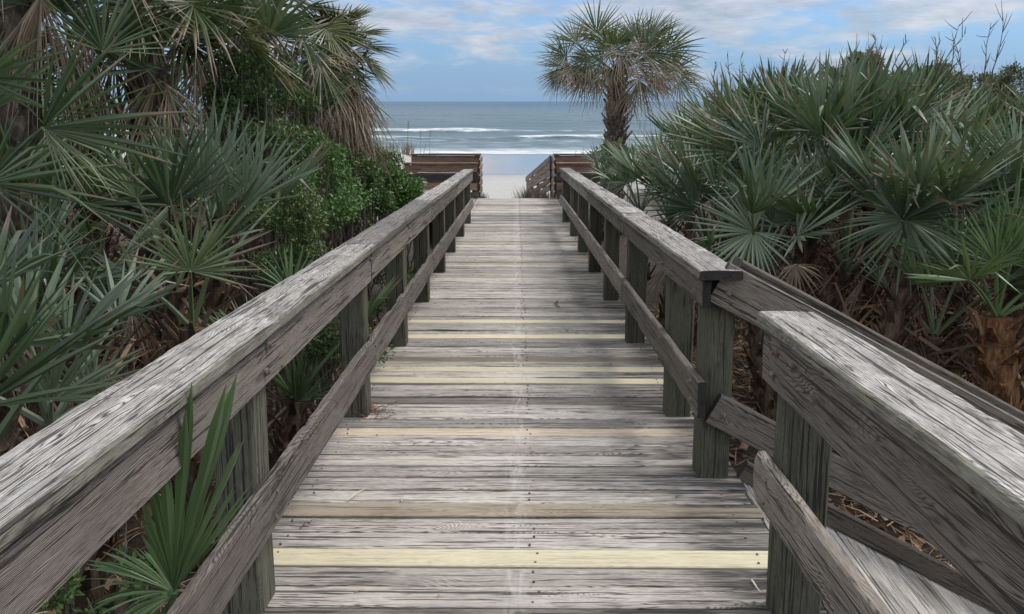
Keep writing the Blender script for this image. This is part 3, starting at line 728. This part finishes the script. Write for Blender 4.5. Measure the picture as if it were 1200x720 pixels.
PG = 'saw palmetto thicket on the right'
R_ = [
    # px, py, Y, fronds, R, label, heroes
    (962, 235, 6.4, 11, 0.62, 'tall saw palmetto mid right thicket with one upright fan against the sky', L_SILV, [(960, 155, 6.3, 95, 105, 1.5), (930, 238, 6.0, 60, 92, 1.5)]),
    (905, 225, 7.2, 10, 0.60, 'saw palmetto with a dark narrow upright fan just left of the tallest one', L_PALM, [(905, 142, 7.1, 108, 84, 0.9), (868, 180, 7.0, 128, 112, 1.3)]),
    (1020, 235, 6.8, 11, 0.62, 'saw palmetto right of the tallest fan with blades leaning right', L_SILV, [(1005, 157, 6.6, 62, 110, 1.1), (1010, 182, 6.5, 100, 80, 1.6)]),
    (1090, 238, 7.2, 11, 0.60, 'dark saw palmetto below the bare twigs', L_PALM, [(1083, 122, 7.1, 100, 72, 1.2), (1060, 150, 7.0, 50, 95, 1.2)]),
    (1160, 262, 7.0, 11, 0.60, 'saw palmetto near the right edge under the far olive scrub', L_PALM, [(1160, 165, 6.9, 80, 72, 1.2)]),
    (850, 255, 8.0, 10, 0.60, 'saw palmetto leaning left over the far rail beside the lone palm', L_PALM, [(845, 165, 7.8, 120, 85, 1.4)]),
    (1063, 300, 5.3, 9, 0.58, 'low saw palmetto with a drooping starburst fan behind the side ramp', L_SILV, [(1063, 258, 5.2, -80, 95, 2.6, .8, .05, .16), (1110, 232, 5.4, 80, 105, 1.4)]),
    (885, 325, 5.8, 8, 0.50, 'low saw palmetto starburst close behind the right railing end', L_SILV, [(883, 272, 5.7, 200, 85, 2.4), (905, 262, 5.9, 60, 85, 1.2)]),
    (990, 320, 5.9, 8, 0.55, 'saw palmetto over the dead fan in the middle of the right thicket', L_PALM, [(985, 245, 5.8, 110, 85, 1.5)]),
    (1168, 372, 5.0, 8, 0.50, 'young light green saw palmetto on the short shaggy trunk at the right edge', L_YOUNG, [(1168, 310, 4.9, 92, 88, 1.15), (1185, 280, 5.0, 70, 95, 1.2)]),
    (1195, 300, 5.6, 9, 0.60, 'saw palmetto half cut by the right edge of the view', L_SILV, [(1180, 225, 5.5, 105, 95, 1.4)]),
    (1094, 395, 5.2, 5, 0.42, 'small thin saw palmetto stem behind the handrail of the side ramp', L_PALM, []),
    (830, 290, 7.0, 9, 0.55, 'low saw palmetto pushing against the outside of the right railing', L_SILV, [(815, 245, 6.8, 130, 85, 1.6)]),
    (785, 260, 9.0, 10, 0.58, 'blue grey saw palmetto halfway along the right railing', L_SILV, [(790, 225, 8.8, 100, 70, 1.7)]),
    (750, 250, 11.2, 10, 0.45, 'pale saw palmetto below the lone palm trunk', L_SILV, [(735, 215, 11, 120, 40, 1.6)]),
    (708, 235, 14.0, 9, 0.40, 'farthest saw palmetto against the right bench', L_SILV, []),
    (815, 215, 11.5, 10, 0.55, 'dark saw palmetto between the lone palm and the right thicket', L_PALM, [(805, 165, 11.4, 110, 55, 1.5), (775, 190, 11, 120, 50, 1.4)]),
    (860, 205, 10.0, 10, 0.62, 'saw palmetto at the back of the left end of the thicket', L_PALM, []),
    (930, 180, 10.0, 10, 0.62, 'saw palmetto at the back behind the tallest fan', L_PALM, []),
    (1000, 172, 10.5, 11, 0.62, 'brown tipped saw palmetto at the back behind the right leaning blades', L_PALM, []),
    (1060, 178, 10.5, 11, 0.62, 'saw palmetto at the back left of the bare twigs', L_PALM, []),
    (1130, 205, 9.5, 11, 0.62, 'saw palmetto at the back directly under the bare twigs', L_PALM, []),
    (1195, 232, 9.0, 11, 0.62, 'saw palmetto at the back against the right edge', L_PALM, []),
    (905, 190, 12.5, 11, 0.62, 'saw palmetto far back behind the dark narrow fan', L_PALM, []),
    (975, 190, 12.5, 11, 0.62, 'saw palmetto far back behind the tallest fan', L_PALM, []),
    (1000, 215, 8.6, 10, 0.6, 'saw palmetto filling the middle of the right thicket behind the tallest one', L_PALM, []),
    (915, 235, 8.8, 10, 0.6, 'shaded saw palmetto in the middle depth of the thicket below the dark narrow fan', L_PALM, []),
    (1120, 290, 6.3, 9, 0.58, 'shaded saw palmetto between the starburst fan and the light green fan', L_PALM, []),
    (940, 300, 6.8, 8, 0.55, 'shaded saw palmetto behind the low starburst', L_PALM, []),
    (1290, 240, 6.2, 9, 0.62, 'saw palmetto outside the right edge', L_PALM, []),
    (1330, 330, 5.0, 8, 0.58, 'saw palmetto beside the foot of the side ramp', L_SILV, []),
]
for (px, py, Y, nf, R, lab, mt, hs) in R_:
    palmetto(px, py, Y, nf, R, lab, mt, heroes=hs, dead=3 if Y > 6.5 else 1, group=PG, pet=0.62 if Y > 5.5 else 0.45, age=0.05 if 'brown' not in lab else 0.2)

PL = 'saw palmettos on the left'
Lh = [
    (20, 225, 3.7, 1, 0.52, 'large saw palmetto at the left edge whose long brown tipped fan points right', L_PALM, [(50, 150, 2.9, 21, 182, 0.8, .8, .16, .04), (52, 152, 3.0, -38, 105, .55, .7, .1), (-22, 92, 3.0, 15, 118, .9, .7, .1), (-15, 215, 3.2, 10, 165, .9, .8, .05)]),
    (205, 340, 4.5, 2, 0.50, 'dark saw palmetto in the middle of the left bank with an upright black green fan', L_PALM, [(198, 242, 3.9, 75, 122, 0.9, .8, 0.0, .03, 20), (160, 232, 4.4, 105, 90, 1.0)]),
    (255, 320, 5.2, 4, 0.55, 'pale grey green saw palmetto behind the dark upright fan', L_PALE, [(238, 235, 4.3, 88, 145, .75, .9), (287, 242, 4.2, 60, 122, 0.85, .9), (262, 240, 4.5, 80, 130, .8, .9), (300, 235, 4.6, 95, 105, .9)]),
    (225, 385, 4.0, 2, 0.42, 'saw palmetto with a brown starburst fan low beside the left railing', L_PALM, [(223, 318, 3.6, 72, 112, 1.65, .8, .2, .02, 26)]),
    (-10, 520, 2.5, 4, 0.45, 'low dark green saw palmetto at the lower left edge', L_PALM, [(-30, 480, 2.4, 52, 230, .8, .8, .02), (0, 420, 2.6, 85, 150, .9)]),
    (60, 500, 3.0, 4, 0.48, 'saw palmetto with cut pale tips beside the near left railing', L_PALE, [(60, 470, 2.9, 60, 140, 1.2), (105, 470, 3.1, 75, 100, 1.1, .8, .1)]),
    (80, 400, 3.9, 4, 0.52, 'saw palmetto with a drooping fan in the shade of the left bank', L_SILV, [(100, 335, 3.8, -12, 95, 1.2, .6, .05, .25), (40, 335, 3.6, 95, 125, 1.0)]),
    (120, 330, 5.2, 4, 0.58, 'saw palmetto deep in the left bank behind the long pointing fan', L_PALM, [(95, 240, 4.5, 40, 120, 1.3)]),
    (100, 130, 5.4, 7, 0.60, 'tall saw palmetto at the upper left under the cabbage palm', L_PALM, [(120, 60, 4.8, 80, 110, 1.4)]),
    (200, 130, 6.2, 9, 0.60, 'tall saw palmetto behind the pale grey green fans', L_PALM, []),
    (-70, 330, 3.6, 4, 0.60, 'saw palmetto just outside the left edge', L_PALM, []),
    (-110, 100, 3.8, 5, 0.62, 'high saw palmetto just outside the upper left corner', L_PALM, []),
    (345, 470, 4.9, 7, 0.36, 'small saw palmetto seen through the left railing between two posts', L_YOUNG, [(352, 470, 4.9, 80, 60, 1.3)]),
    (270, 110, 7.0, 9, 0.60, 'saw palmetto high in the vines below the tall cabbage palm', L_PALM, []),
    (325, 195, 8.0, 9, 0.55, 'saw palmetto under the skirt of the cabbage palm nearest the sea', L_PALM, []),
    (395, 205, 10.8, 9, 0.55, 'far saw palmetto behind the finely leaved left bushes', L_PALM, []),
    (35, 300, 5.2, 9, 0.62, 'saw palmetto in the dark of the far left bank', L_PALM, []),
]
for (px, py, Y, nf, R, lab, mt, hs) in Lh:
    palmetto(px, py, Y, nf, R, lab, mt, heroes=hs, dead=2, group=PL, pet=0.45 if Y < 4.5 else 0.6, age=0.03, side=None)
# young one poking up through the near left railing
c = at(203, 696, 1.97); g = np.array([c[0], c[1], ground_z(c[0], c[1])])
yr = thing('saw_palmetto', tuple(g), 'fresh green young saw palmetto poking up through the near left railing', 'palm', PL)
for h in [(203, 694, 1.95, 71, 322, 0.2, .7, 0, .0, 11, -0.2, None, .1, .74), (205, 694, 1.95, 88, 185, .34, .75, 0, .05, 10, -0.05, None, .1, .7), (203, 694, 2.0, 62, 200, .3, .5, 0, .04, 7, 0, None, .1, .55),
          (203, 694, 2.0, 150, 130, .55, .6, 0, .25, 7, 0, None, .1, .6), (203, 698, 1.97, 200, 125, .5, .6, 0, .3, 6, 0, None, .1, .6), (203, 698, 1.97, 265, 90, .6, .6, 0, .2, 7)]:
    hero(yr, g, c, L_YOUNG, *h)

# the dead fan lying in front of the thicket
c = at(932, 310, 5.0); gd = ground_z(c[0], c[1])
df = thing('dead_palm_fan', (c[0], c[1], gd), 'dry pinkish brown palm fan hanging in front of the right thicket', 'palm frond')
make_frond(df, (c[0], c[1], gd), (c[0] + 0.1, c[1] + 0.3, gd + 0.4), c, (0.1, -0.2, -1), (0, -1, 0.2), 0.24, L_PALM, S=1.5, nseg=16, droop=0.1, age=1.3, fold=0.3, stiff=0.05, name='blade')

# ------------------------------------------------------------------ shrubs
def leaf_cloud(mb, centres, radii, nleaf, size, age=0.0, rnd_age=0.0):
    centres = np.asarray(centres, float); radii = np.asarray(radii, float)
    k = RNG.integers(0, len(centres), nleaf)
    u = RNG.normal(0, 1, (nleaf, 3)); u /= np.linalg.norm(u, axis=1)[:, None]
    rr = RNG.random(nleaf) ** 0.45
    p = centres[k] + u * (radii[k] * rr)[:, None] * np.array([1, 1, 0.85])
    d = RNG.normal(0, 1, (nleaf, 3)) + u * 0.8 + np.array([0, 0, 0.2]); d /= np.linalg.norm(d, axis=1)[:, None]
    e = np.cross(d, RNG.normal(0, 1, (nleaf, 3)) + np.array([0, 0, 1.2])); e /= np.linalg.norm(e, axis=1)[:, None] + 1e-9
    nn = np.cross(e, d)
    s = size * RNG.uniform(0.6, 1.35, nleaf)[:, None]
    b = p; t = p + d * s; m1 = p + d * s * 0.5 + e * s * 0.26 + nn * s * 0.08; m2 = p + d * s * 0.5 - e * s * 0.26 + nn * s * 0.08
    V = np.stack([b, m1, t, m2], 1).reshape(-1, 3)
    A = np.zeros((nleaf, 4, 3)); A[..., 0] = 0.5; A[..., 1] = RNG.random(nleaf)[:, None]; A[..., 2] = age + rnd_age * (RNG.random(nleaf)[:, None] ** 3)
    F = []
    for i in range(nleaf):
        q = 4 * i; F += [(q, q + 1, q + 2), (q, q + 2, q + 3)]
    mb.add(V, F, A.reshape(-1, 3))

def shrub(px, py, Y, rx, rz, n_clump, nleaf, size, label, mat_, cat='shrub', name='leafy_shrub', group=None, ry=None, age=0.0, rnd_age=0.2):
    c = at(px, py, Y); gz = ground_z(c[0], c[1]); base = np.array([c[0], c[1], gz])
    root = thing(name, tuple(base), label, cat, group)
    ry = ry or rx
    cs_ = []
    for i in range(n_clump):
        u = unit(RNG.normal(0, 1, 3)) * RNG.uniform(0.45, 1.0)
        q = c + u * np.array([rx, ry, rz]); q[2] = max(q[2], gz + 0.05)
        cs_.append(q)
    rads = RNG.uniform(0.22, 0.42, n_clump) * min(rx, rz) * 1.1
    mb = MB(); leaf_cloud(mb, cs_, rads, nleaf, size, age, rnd_age)
    mb.build('foliage', mat_, root, base, attr='lf')
    mb = MB()
    for q in cs_:
        b = base + np.array([RNG.normal(0, .08), RNG.normal(0, .08), -0.05])
        mid = (b + q) / 2 + RNG.normal(0, 0.08, 3)
        tube(mb, [b, mid, q, q + (q - mid) * 0.3], [0.014, 0.010, 0.006, 0.002], 5)
    mb.build('stems', M_TWIG, root, base, attr='lf')
    return root
shrub(463, 222, 10.5, 0.40, 0.32, 40, 9000, 0.05, 'bright green leafy shrub beside the far left railing below the bench', L_BUSH)
shrub(420, 225, 9.0, 0.38, 0.45, 30, 6500, 0.045, 'darker green shrub under the brown hanging fronds on the left', L_VINE)
shrub(325, 190, 7.6, 0.35, 0.45, 22, 4600, 0.045, 'green bush between the two cabbage palms above the left railing', L_VINE)
shrub(440, 205, 12.5, 0.55, 0.4, 24, 5000, 0.055, 'olive bush on the dune behind the bright green shrub', L_VINE)
shrub(365, 235, 6.8, 0.42, 0.5, 26, 6500, 0.035, 'fine leaved green bush behind the middle of the left railing', L_BUSH)
shrub(335, 275, 6.0, 0.34, 0.36, 18, 4200, 0.033, 'small leaved undergrowth bush tight against the left railing', L_VINE)
shrub(300, 115, 6.6, 0.36, 0.5, 24, 4800, 0.04, 'green vine tangle climbing below the tall cabbage palm', L_VINE, 'vine', 'climbing_vine')
shrub(345, 150, 7.4, 0.3, 0.4, 14, 2600, 0.04, 'dull vine beside the brown hanging dead fronds', L_VINE, 'vine', 'climbing_vine')
shrub(460, 330, 7.6, 0.25, 0.35, 14, 2600, 0.035, 'low green weeds growing behind the left railing posts', L_VINE, 'weeds', 'roadside_weed')
shrub(400, 400, 5.3, 0.3, 0.28, 14, 2600, 0.03, 'low leafy weeds under the left railing by the small palmetto', L_VINE, 'weeds', 'roadside_weed')
shrub(40, 110, 5.8, 0.5, 0.6, 20, 3600, 0.045, 'yellow green leafy bush behind the left edge fronds', L_VINE)
shrub(120, 690, 2.7, 0.25, 0.10, 8, 500, 0.03, 'small leafy weeds on the ground under the near left railing', L_VINE, 'weeds', 'roadside_weed')
shrub(722, 180, 15.8, 0.42, 0.2, 12, 260, 0.15, 'large leaved plant at the foot of the lone palm', L_VINE, rnd_age=1.0)
# scrub ridge at the far right
SG = 'olive scrub on the far right ridge'
for (px, py, Y, rx, rz, lab) in ((1010, 92, 17, 0.75, 0.4, 'brownish scrub bush peeping over the middle of the right thicket'),
                                 (1095, 108, 19, 0.9, 0.5, 'olive scrub bush behind the bare twigs'),
                                 (1150, 112, 22, 1.0, 0.55, 'olive scrub bush left of the rightmost one on the far ridge'),
                                 (1200, 108, 22, 1.1, 0.6, 'rightmost olive scrub bush on the far ridge'),
                                 (1260, 106, 22, 1.2, 0.6, 'olive scrub bush beyond the right edge')):
    shrub(px, py - 4, Y, rx, rz, 40, 6500, 0.075, lab, L_SCRUB, 'shrub', 'scrub_bush', SG, age=0.15, rnd_age=0.9)

# bare twiggy shrub
def bare_shrub(px, py0, Y, hpx, label, nb=7):
    b = at(px, py0, Y); gz = ground_z(b[0], b[1]); base = np.array([b[0], b[1], gz])
    root = thing('bare_shrub', tuple(base), label, 'shrub')
    sc = Y / FPX
    for i in range(nb):
        mb = MB()
        ang = RNG.normal(0.02, 0.22)
        L = hpx * sc * RNG.uniform(0.55, 1.0)
        p = [np.array([b[0] + RNG.normal(0, 0.05), b[1], gz])]; p.append(b + RNG.normal(0, 0.15, 3) * np.array([2.2, 1, 0]))
        d = np.array([math.sin(ang), RNG.normal(0, .2), math.cos(ang)])
        for k in range(5): p.append(p[-1] + d * L / 5 + RNG.normal(0, L * 0.02, 3))
        tube(mb, p, [0.014, 0.009, 0.007, 0.0055, 0.0045, 0.0035, 0.002], 5)
        for k in range(2, 6):
            for q in range(2):
                dd = unit(d + RNG.normal(0, 0.55, 3)); l = L * RNG.uniform(0.12, 0.32)
                s0 = p[k] + (p[k + 1] - p[k]) * RNG.random()
                tube(mb, [s0, s0 + dd * l * 0.5, s0 + dd * l + (0, 0, l * 0.1)], [0.005, 0.004, 0.002], 4)
        mb.build('branch', M_TWIG, root, base, attr='lf')
bare_shrub(1112, 98, 9.5, 80, 'bare reddish twigs sticking up against the sky over the right thicket', 6)
bare_shrub(860, 95, 10.5, 34, 'thin dry stalks rising over the left half of the right thicket', 4)
bare_shrub(1040, 80, 10.5, 42, 'thin dry stalks rising left of the larger bare twigs', 4)

# ------------------------------------------------------------------ dune grass
def oats(px, Y, hgt, nb, label, group='sea oats on the dune crest', tall=0):
    b = at(px, 180, Y); gz = ground_z(b[0], Y); base = np.array([b[0], Y, gz])
    mb = MB()
    for i in range(nb + tall):
        tl = i >= nb
        L = hgt * (RNG.uniform(0.5, 1.0) if not tl else RNG.uniform(1.8, 2.6))
        th = RNG.uniform(0, 6.28); ln = RNG.uniform(0.05, 0.5) if not tl else RNG.uniform(0.0, 0.12)
        d = np.array([math.cos(th) * ln, math.sin(th) * ln, 1.0])
        o = base + np.array([RNG.normal(0, .15), RNG.normal(0, .12), -0.02])
        w = 0.009
        pts = [o + d * L * q - np.array([0, 0, ln * 0.6 * L * q * q]) for q in (0, .35, .7, 1)]
        tube(mb, pts, [w, w * .8, w * .5, 0.001], 3, (0.5, RNG.random(), 0.25))
        if tl:
            for q in range(8):
                s0 = pts[3] - (pts[3] - pts[2]) * q * 0.09
                tube(mb, [s0, s0 + np.array([0.05, RNG.normal(0, .02), 0.03 - 0.05 * RNG.random()])], [0.008, 0.003], 3, (0.9, RNG.random(), 0.8))
    o = mb.build('sea_oats', L_OAT, None, tuple(base), attr='lf')
    tag(o, label, 'dune grass', group)
for (px, Y, h, nb, lab, tall) in (
        (655, 25.5, 0.55, 60, 'tall sea oats with seed heads just left of the lone palm trunk', 6), (680, 25, 0.5, 70, 'sea oats clump behind the right bench touching the palm foot', 3),
        (640, 26.5, 0.38, 40, 'short sea oats behind the left end of the right bench', 1), (745, 24, 0.55, 60, 'sea oats right of the lone palm trunk', 2), (770, 23, 0.5, 50, 'sea oats in front of the sea at the thicket end', 1),
        (478, 25, 0.55, 60, 'sea oats left of the left bench', 2), (500, 25.5, 0.45, 50, 'sea oats with one tall stalk behind the left bench', 2), (530, 26, 0.28, 30, 'short sparse sea oats behind the middle of the left bench', 0),
        (455, 24, 0.6, 60, 'sea oats behind the bright green shrub', 2), (800, 23, 0.6, 60, 'sea oats behind the dark palmetto by the lone palm', 1)):
    oats(px, Y, h, nb, lab, tall=tall)
# small dry tufts along the sand cut
for (X, Y, h, lab) in ((0.75, 21.6, 0.28, 'dry grass tuft at the foot of the right bench'), (-1.0, 22.6, 0.3, 'dry grass tuft at the foot of the left bench'), (0.33, 25.5, 0.6, 'dry grass tuft beside the middle of the slatted beach railing'), (0.12, 28.3, 0.75, 'dry grass tuft at the low end of the slatted beach railing'), (0.62, 23.6, 0.4, 'dry grass tuft at the upper end of the slatted beach railing')):
    mb = MB()
    gz = ground_z(X, Y)
    for i in range(90):
        th = RNG.uniform(0, 6.28); d = np.array([math.cos(th) * .4, math.sin(th) * .4, 1]); o_ = np.array([X + RNG.normal(0, .08), Y + RNG.normal(0, .12), gz - .02])
        L = h * RNG.uniform(.4, 1)
        tube(mb, [o_, o_ + d * L * .5, o_ + d * L * .9], [.006, .004, .001], 3, (0.5, RNG.random(), 0.5))
    tag(mb.build('grass_tuft', L_OAT, None, (X, Y, gz), attr='lf'), lab, 'grass tuft', 'grass tufts by the sand')

# ------------------------------------------------------------------ litter
mb = MB(); V = []; F = []; A = []
for i in range(21000):
    heap = 0.0
    if i >= 15000: x, y = RNG.uniform(1.9, 5.2), RNG.uniform(4.2, 8.5); heap = RNG.random() ** 2 * 0.4
    elif i < 10000: x, y = RNG.uniform(1.0, 5.5), RNG.uniform(1.0, 9.5)
    else: x, y = -RNG.uniform(1.0, 4.5), RNG.uniform(1.0, 9)
    z = ground_z(x, y) + RNG.uniform(0.0, 0.045) + heap
    if RNG.random() < 0.85: L, w = RNG.uniform(0.07, 0.26), RNG.uniform(0.002, 0.005)
    else: L, w = RNG.uniform(0.05, 0.16), RNG.uniform(0.012, 0.03)
    th = RNG.uniform(0, math.pi); d = np.array([math.cos(th), math.sin(th), RNG.normal(0, .22)]) * L; e = np.array([-math.sin(th), math.cos(th), RNG.normal(0, .3)]) * w
    p = np.array([x, y, z]); q = len(V); k = p + d * .5 + (0, 0, L * .06)
    V += [p - e, p + e, k + e, k - e, p + d + e * .4, p + d - e * .4]; F += [(q, q + 1, q + 2, q + 3), (q + 3, q + 2, q + 4, q + 5)]
    A += [(0.5, RNG.random(), 0)] * 6
mb.add(V, F, A)
tag(mb.build('leaf_litter', M_LITTER, None, (0, 0, 0), attr='lf'), 'dry pine straw and dead leaves covering the ground', None, None, 'stuff')

# dry dead fronds and stalks hanging under the thickets, one tangle on each side
for (x0, x1, y0, y1, cnt, lab) in ((1.9, 6.5, 4.6, 12.5, 9000, 'tangle of dry brown palm leaves under the right thicket'), (-5.5, -1.5, 2.6, 9.5, 7000, 'tangle of dry brown palm leaves under the left bank')):
    V = []; F = []; A = []
    for i in range(cnt):
        x, y = RNG.uniform(x0, x1), RNG.uniform(y0, y1)
        if abs(x) < 1.9 + 0.05 * y: continue
        z = ground_z(x, y) + RNG.random() ** 1.6 * 1.15
        L, w = RNG.uniform(0.2, 0.6), RNG.uniform(0.004, 0.013)
        th = RNG.uniform(0, 2 * math.pi); up = RNG.normal(0.9, 0.7)
        d = unit([math.cos(th), math.sin(th), up]) * L; e = unit(np.cross(d, [RNG.normal(), RNG.normal(), 0.3])) * w
        p = np.array([x, y, z]); k = p + d * .55 + RNG.normal(0, L * .06, 3); t_ = p + d - ZUP * L * RNG.uniform(0, .35); q = len(V)
        V += [p - e, p + e, k + e, k - e, t_ + e * .3, t_ - e * .3]; F += [(q, q + 1, q + 2, q + 3), (q + 3, q + 2, q + 4, q + 5)]
        A += [(0.5, RNG.random() ** 1.7 * 0.85, 0)] * 6
    mb = MB(); mb.add(V, F, A)
    tag(mb.build('dry_thatch', M_LITTER, None, (0, 0, 0), attr='lf'), lab, None, None, 'stuff')

# small things lying on the planks
def on_deck(px, py):
    r = _F + _R * (px - 600) / FPX - _U * (py - 270) / FPX
    return r * (EYE / (-r[2] - SLOPE * r[1])) + np.array([0, 0, EYE])
c = on_deck(434, 484) + (0, 0, 0.0)
mb = MB()
for i in range(90):
    s0 = c + np.array([RNG.normal(0, .06), RNG.normal(0, .06), abs(RNG.normal(0, .02)) + .003]); d = unit(RNG.normal(0, 1, 3) * (1, 1, .35)); L = RNG.uniform(.04, .13)
    p2 = s0 + d * L; p2[2] = max(p2[2], c[2] + .003); md = (s0 + p2) / 2 + RNG.normal(0, .012, 3); md[2] = max(md[2], c[2] + .003)
    tube(mb, [s0, md, p2], [.0016, .0014, .0008], 4, (0.5, RNG.random() * .6, 0))
tag(mb.build('dry_weed_heap', M_LITTER, None, tuple(c), attr='lf'), 'small heap of dry brown weeds on the planks against a left railing post', 'dry weeds', None, 'stuff')
mb = MB()
for i in range(150):
    x, y = RNG.uniform(-0.85, 0.85), RNG.uniform(2.2, 14)
    if abs(x) < 0.45 and RNG.random() < 0.6: continue
    L = RNG.uniform(0.006, 0.05); th = RNG.normal(0, .7); w_ = RNG.uniform(0.0012, 0.004); p = np.array([x, y, zd(y) + 0.003])
    d = np.array([math.cos(th), math.sin(th), 0]) * L; e = np.array([-math.sin(th), math.cos(th), 0]) * w_; k = p + d * .5 + (0, 0, .004)
    mb.add([p - e, p + e, k + e, k - e, p + d + e * .4, p + d - e * .4], [(0, 1, 2, 3), (3, 2, 4, 5)], [(0.5, RNG.random(), 0)] * 6)
tag(mb.build('deck_litter', M_LITTER, None, (0, 0, 0), attr='lf'), 'scattered bits of dry leaf on the planks', None, None, 'stuff')
def twig(pts, r, mt, name, label, cat):
    P_ = [on_deck(*q) + np.array([0, 0, r + 0.001]) for q in pts]; P_[len(P_) // 2][2] += 0.012
    mb = MB(); tube(mb, P_, [r] * (len(P_) - 1) + [r * .5], 5); tag(mb.build(name, mt, None, tuple(P_[0]), attr='lf'), label, cat)
twig([(653, 354), (650, 358), (656, 361)], 0.009, M_LITTER, 'curled_leaf', 'curled red brown leaf lying on the right half of the planks', 'leaf')
twig([(881, 681), (886, 688), (884, 690), (891, 695)], 0.003, M_PALE, 'pale_twig', 'pale curved twig on the planks by the near right post', 'twig')
twig([(407, 588), (417, 582), (428, 574)], 0.003, M_PALE, 'straw_twig', 'straw coloured twig on the planks at the left', 'twig')
twig([(352, 620), (358, 613), (363, 617), (366, 610)], 0.003, M_TWIG, 'dark_twig', 'dark crooked twig on the planks by the near left post', 'twig')

# ------------------------------------------------------------------ light
SUN_EL, SUN_AZ = math.radians(58), math.radians(72)     # azimuth clockwise from +y (ahead) towards +x
w = bpy.data.worlds.new('World'); SC.world = w
n = NT(w)
sky = n.n('ShaderNodeTexSky', sky_type='NISHITA'); sky.sun_disc = False
sky.sun_elevation = SUN_EL; sky.sun_rotation = SUN_AZ; sky.air_density = 1.0; sky.dust_density = 0.4; sky.ozone_density = 3.0
D = n.n('ShaderNodeTexCoord').outputs['Generated']
x, y, z = n.xyz(D)
zc = n.math('MAXIMUM', n.math('ADD', z, 0.11), 0.03)
cv = n.n('ShaderNodeCombineXYZ'); n.set(cv.inputs[0], n.math('DIVIDE', x, zc)); n.set(cv.inputs[1], n.math('DIVIDE', y, zc))
c1 = n.noise(n.vmul(D, (7.5, 7.5, 34)), 1.0, 10, 0.62, 0.25)
c2 = n.noise(n.vmul(D, (2.6, 2.6, 15)), 1.0, 3, 0.5)
cl = n.math('ADD', n.math('MULTIPLY', c1, 0.65), n.math('MULTIPLY', c2, 0.35))
cl = n.math('MULTIPLY_ADD', n.step(z, 0.05, 0.12), 0.07, cl)
cov = n.math('MULTIPLY', n.step(cl, 0.44, 0.60), n.step(z, 0.0, 0.05))
shade = n.ramp(n.noise(n.vmul(D, (12, 12, 48)), 1.0, 9, 0.66), [(0.35, (4.2, 4.7, 5.4)), (0.65, (7.4, 7.5, 7.7))])
upz = n.step(z, 0.13, 0.55)
shade = n.mix(1.0, shade, n.ramp(upz, [(0.0, (0.34, 0.345, 0.36)), (1.0, (1, 1, 1))]), 'MULTIPLY')
shade = n.mix(1.0, shade, (2.45, 2.45, 2.43), 'MULTIPLY')
cov = n.math('MAXIMUM', cov, n.math('MULTIPLY', upz, 0.9))  # unseen cloud overhead, added and brightened as fill light for the scene
skyc = n.mix(1.0, sky.outputs[0], (0.70, 0.92, 1.22), 'MULTIPLY')
skyc = n.mix(n.math('MULTIPLY', n.step(z, 0.16, 0.0), 0.85), skyc, (2.0, 3.3, 5.3))
skyc = n.mix(n.math('MULTIPLY', cov, 0.85), skyc, shade)
bg = n.n('ShaderNodeBackground'); n.L.new(skyc, bg.inputs[0]); bg.inputs[1].default_value = 0.085
o = n.n('ShaderNodeOutputWorld'); n.L.new(bg.outputs[0], o.inputs[0])

sd = bpy.data.lights.new('sun', 'SUN'); sd.energy = 1.7; sd.angle = math.radians(20); sd.color = (1.0, 0.95, 0.88)
so = bpy.data.objects.new('sun', sd); COL.objects.link(so)
dirv = Vector((math.sin(SUN_AZ) * math.cos(SUN_EL), math.cos(SUN_AZ) * math.cos(SUN_EL), math.sin(SUN_EL)))
so.rotation_euler = dirv.to_track_quat('Z', 'Y').to_euler(); so.location = (0, 0, 30)

vs = SC.view_settings
vs.view_transform = 'Standard'; vs.look = 'None'; vs.gamma = 1; vs.use_curve_mapping = False; vs.exposure = 0.5
SC.cycles.max_bounces = 6; SC.cycles.diffuse_bounces = 3; SC.cycles.glossy_bounces = 2; SC.cycles.transmission_bounces = 3; SC.cycles.transparent_max_bounces = 4
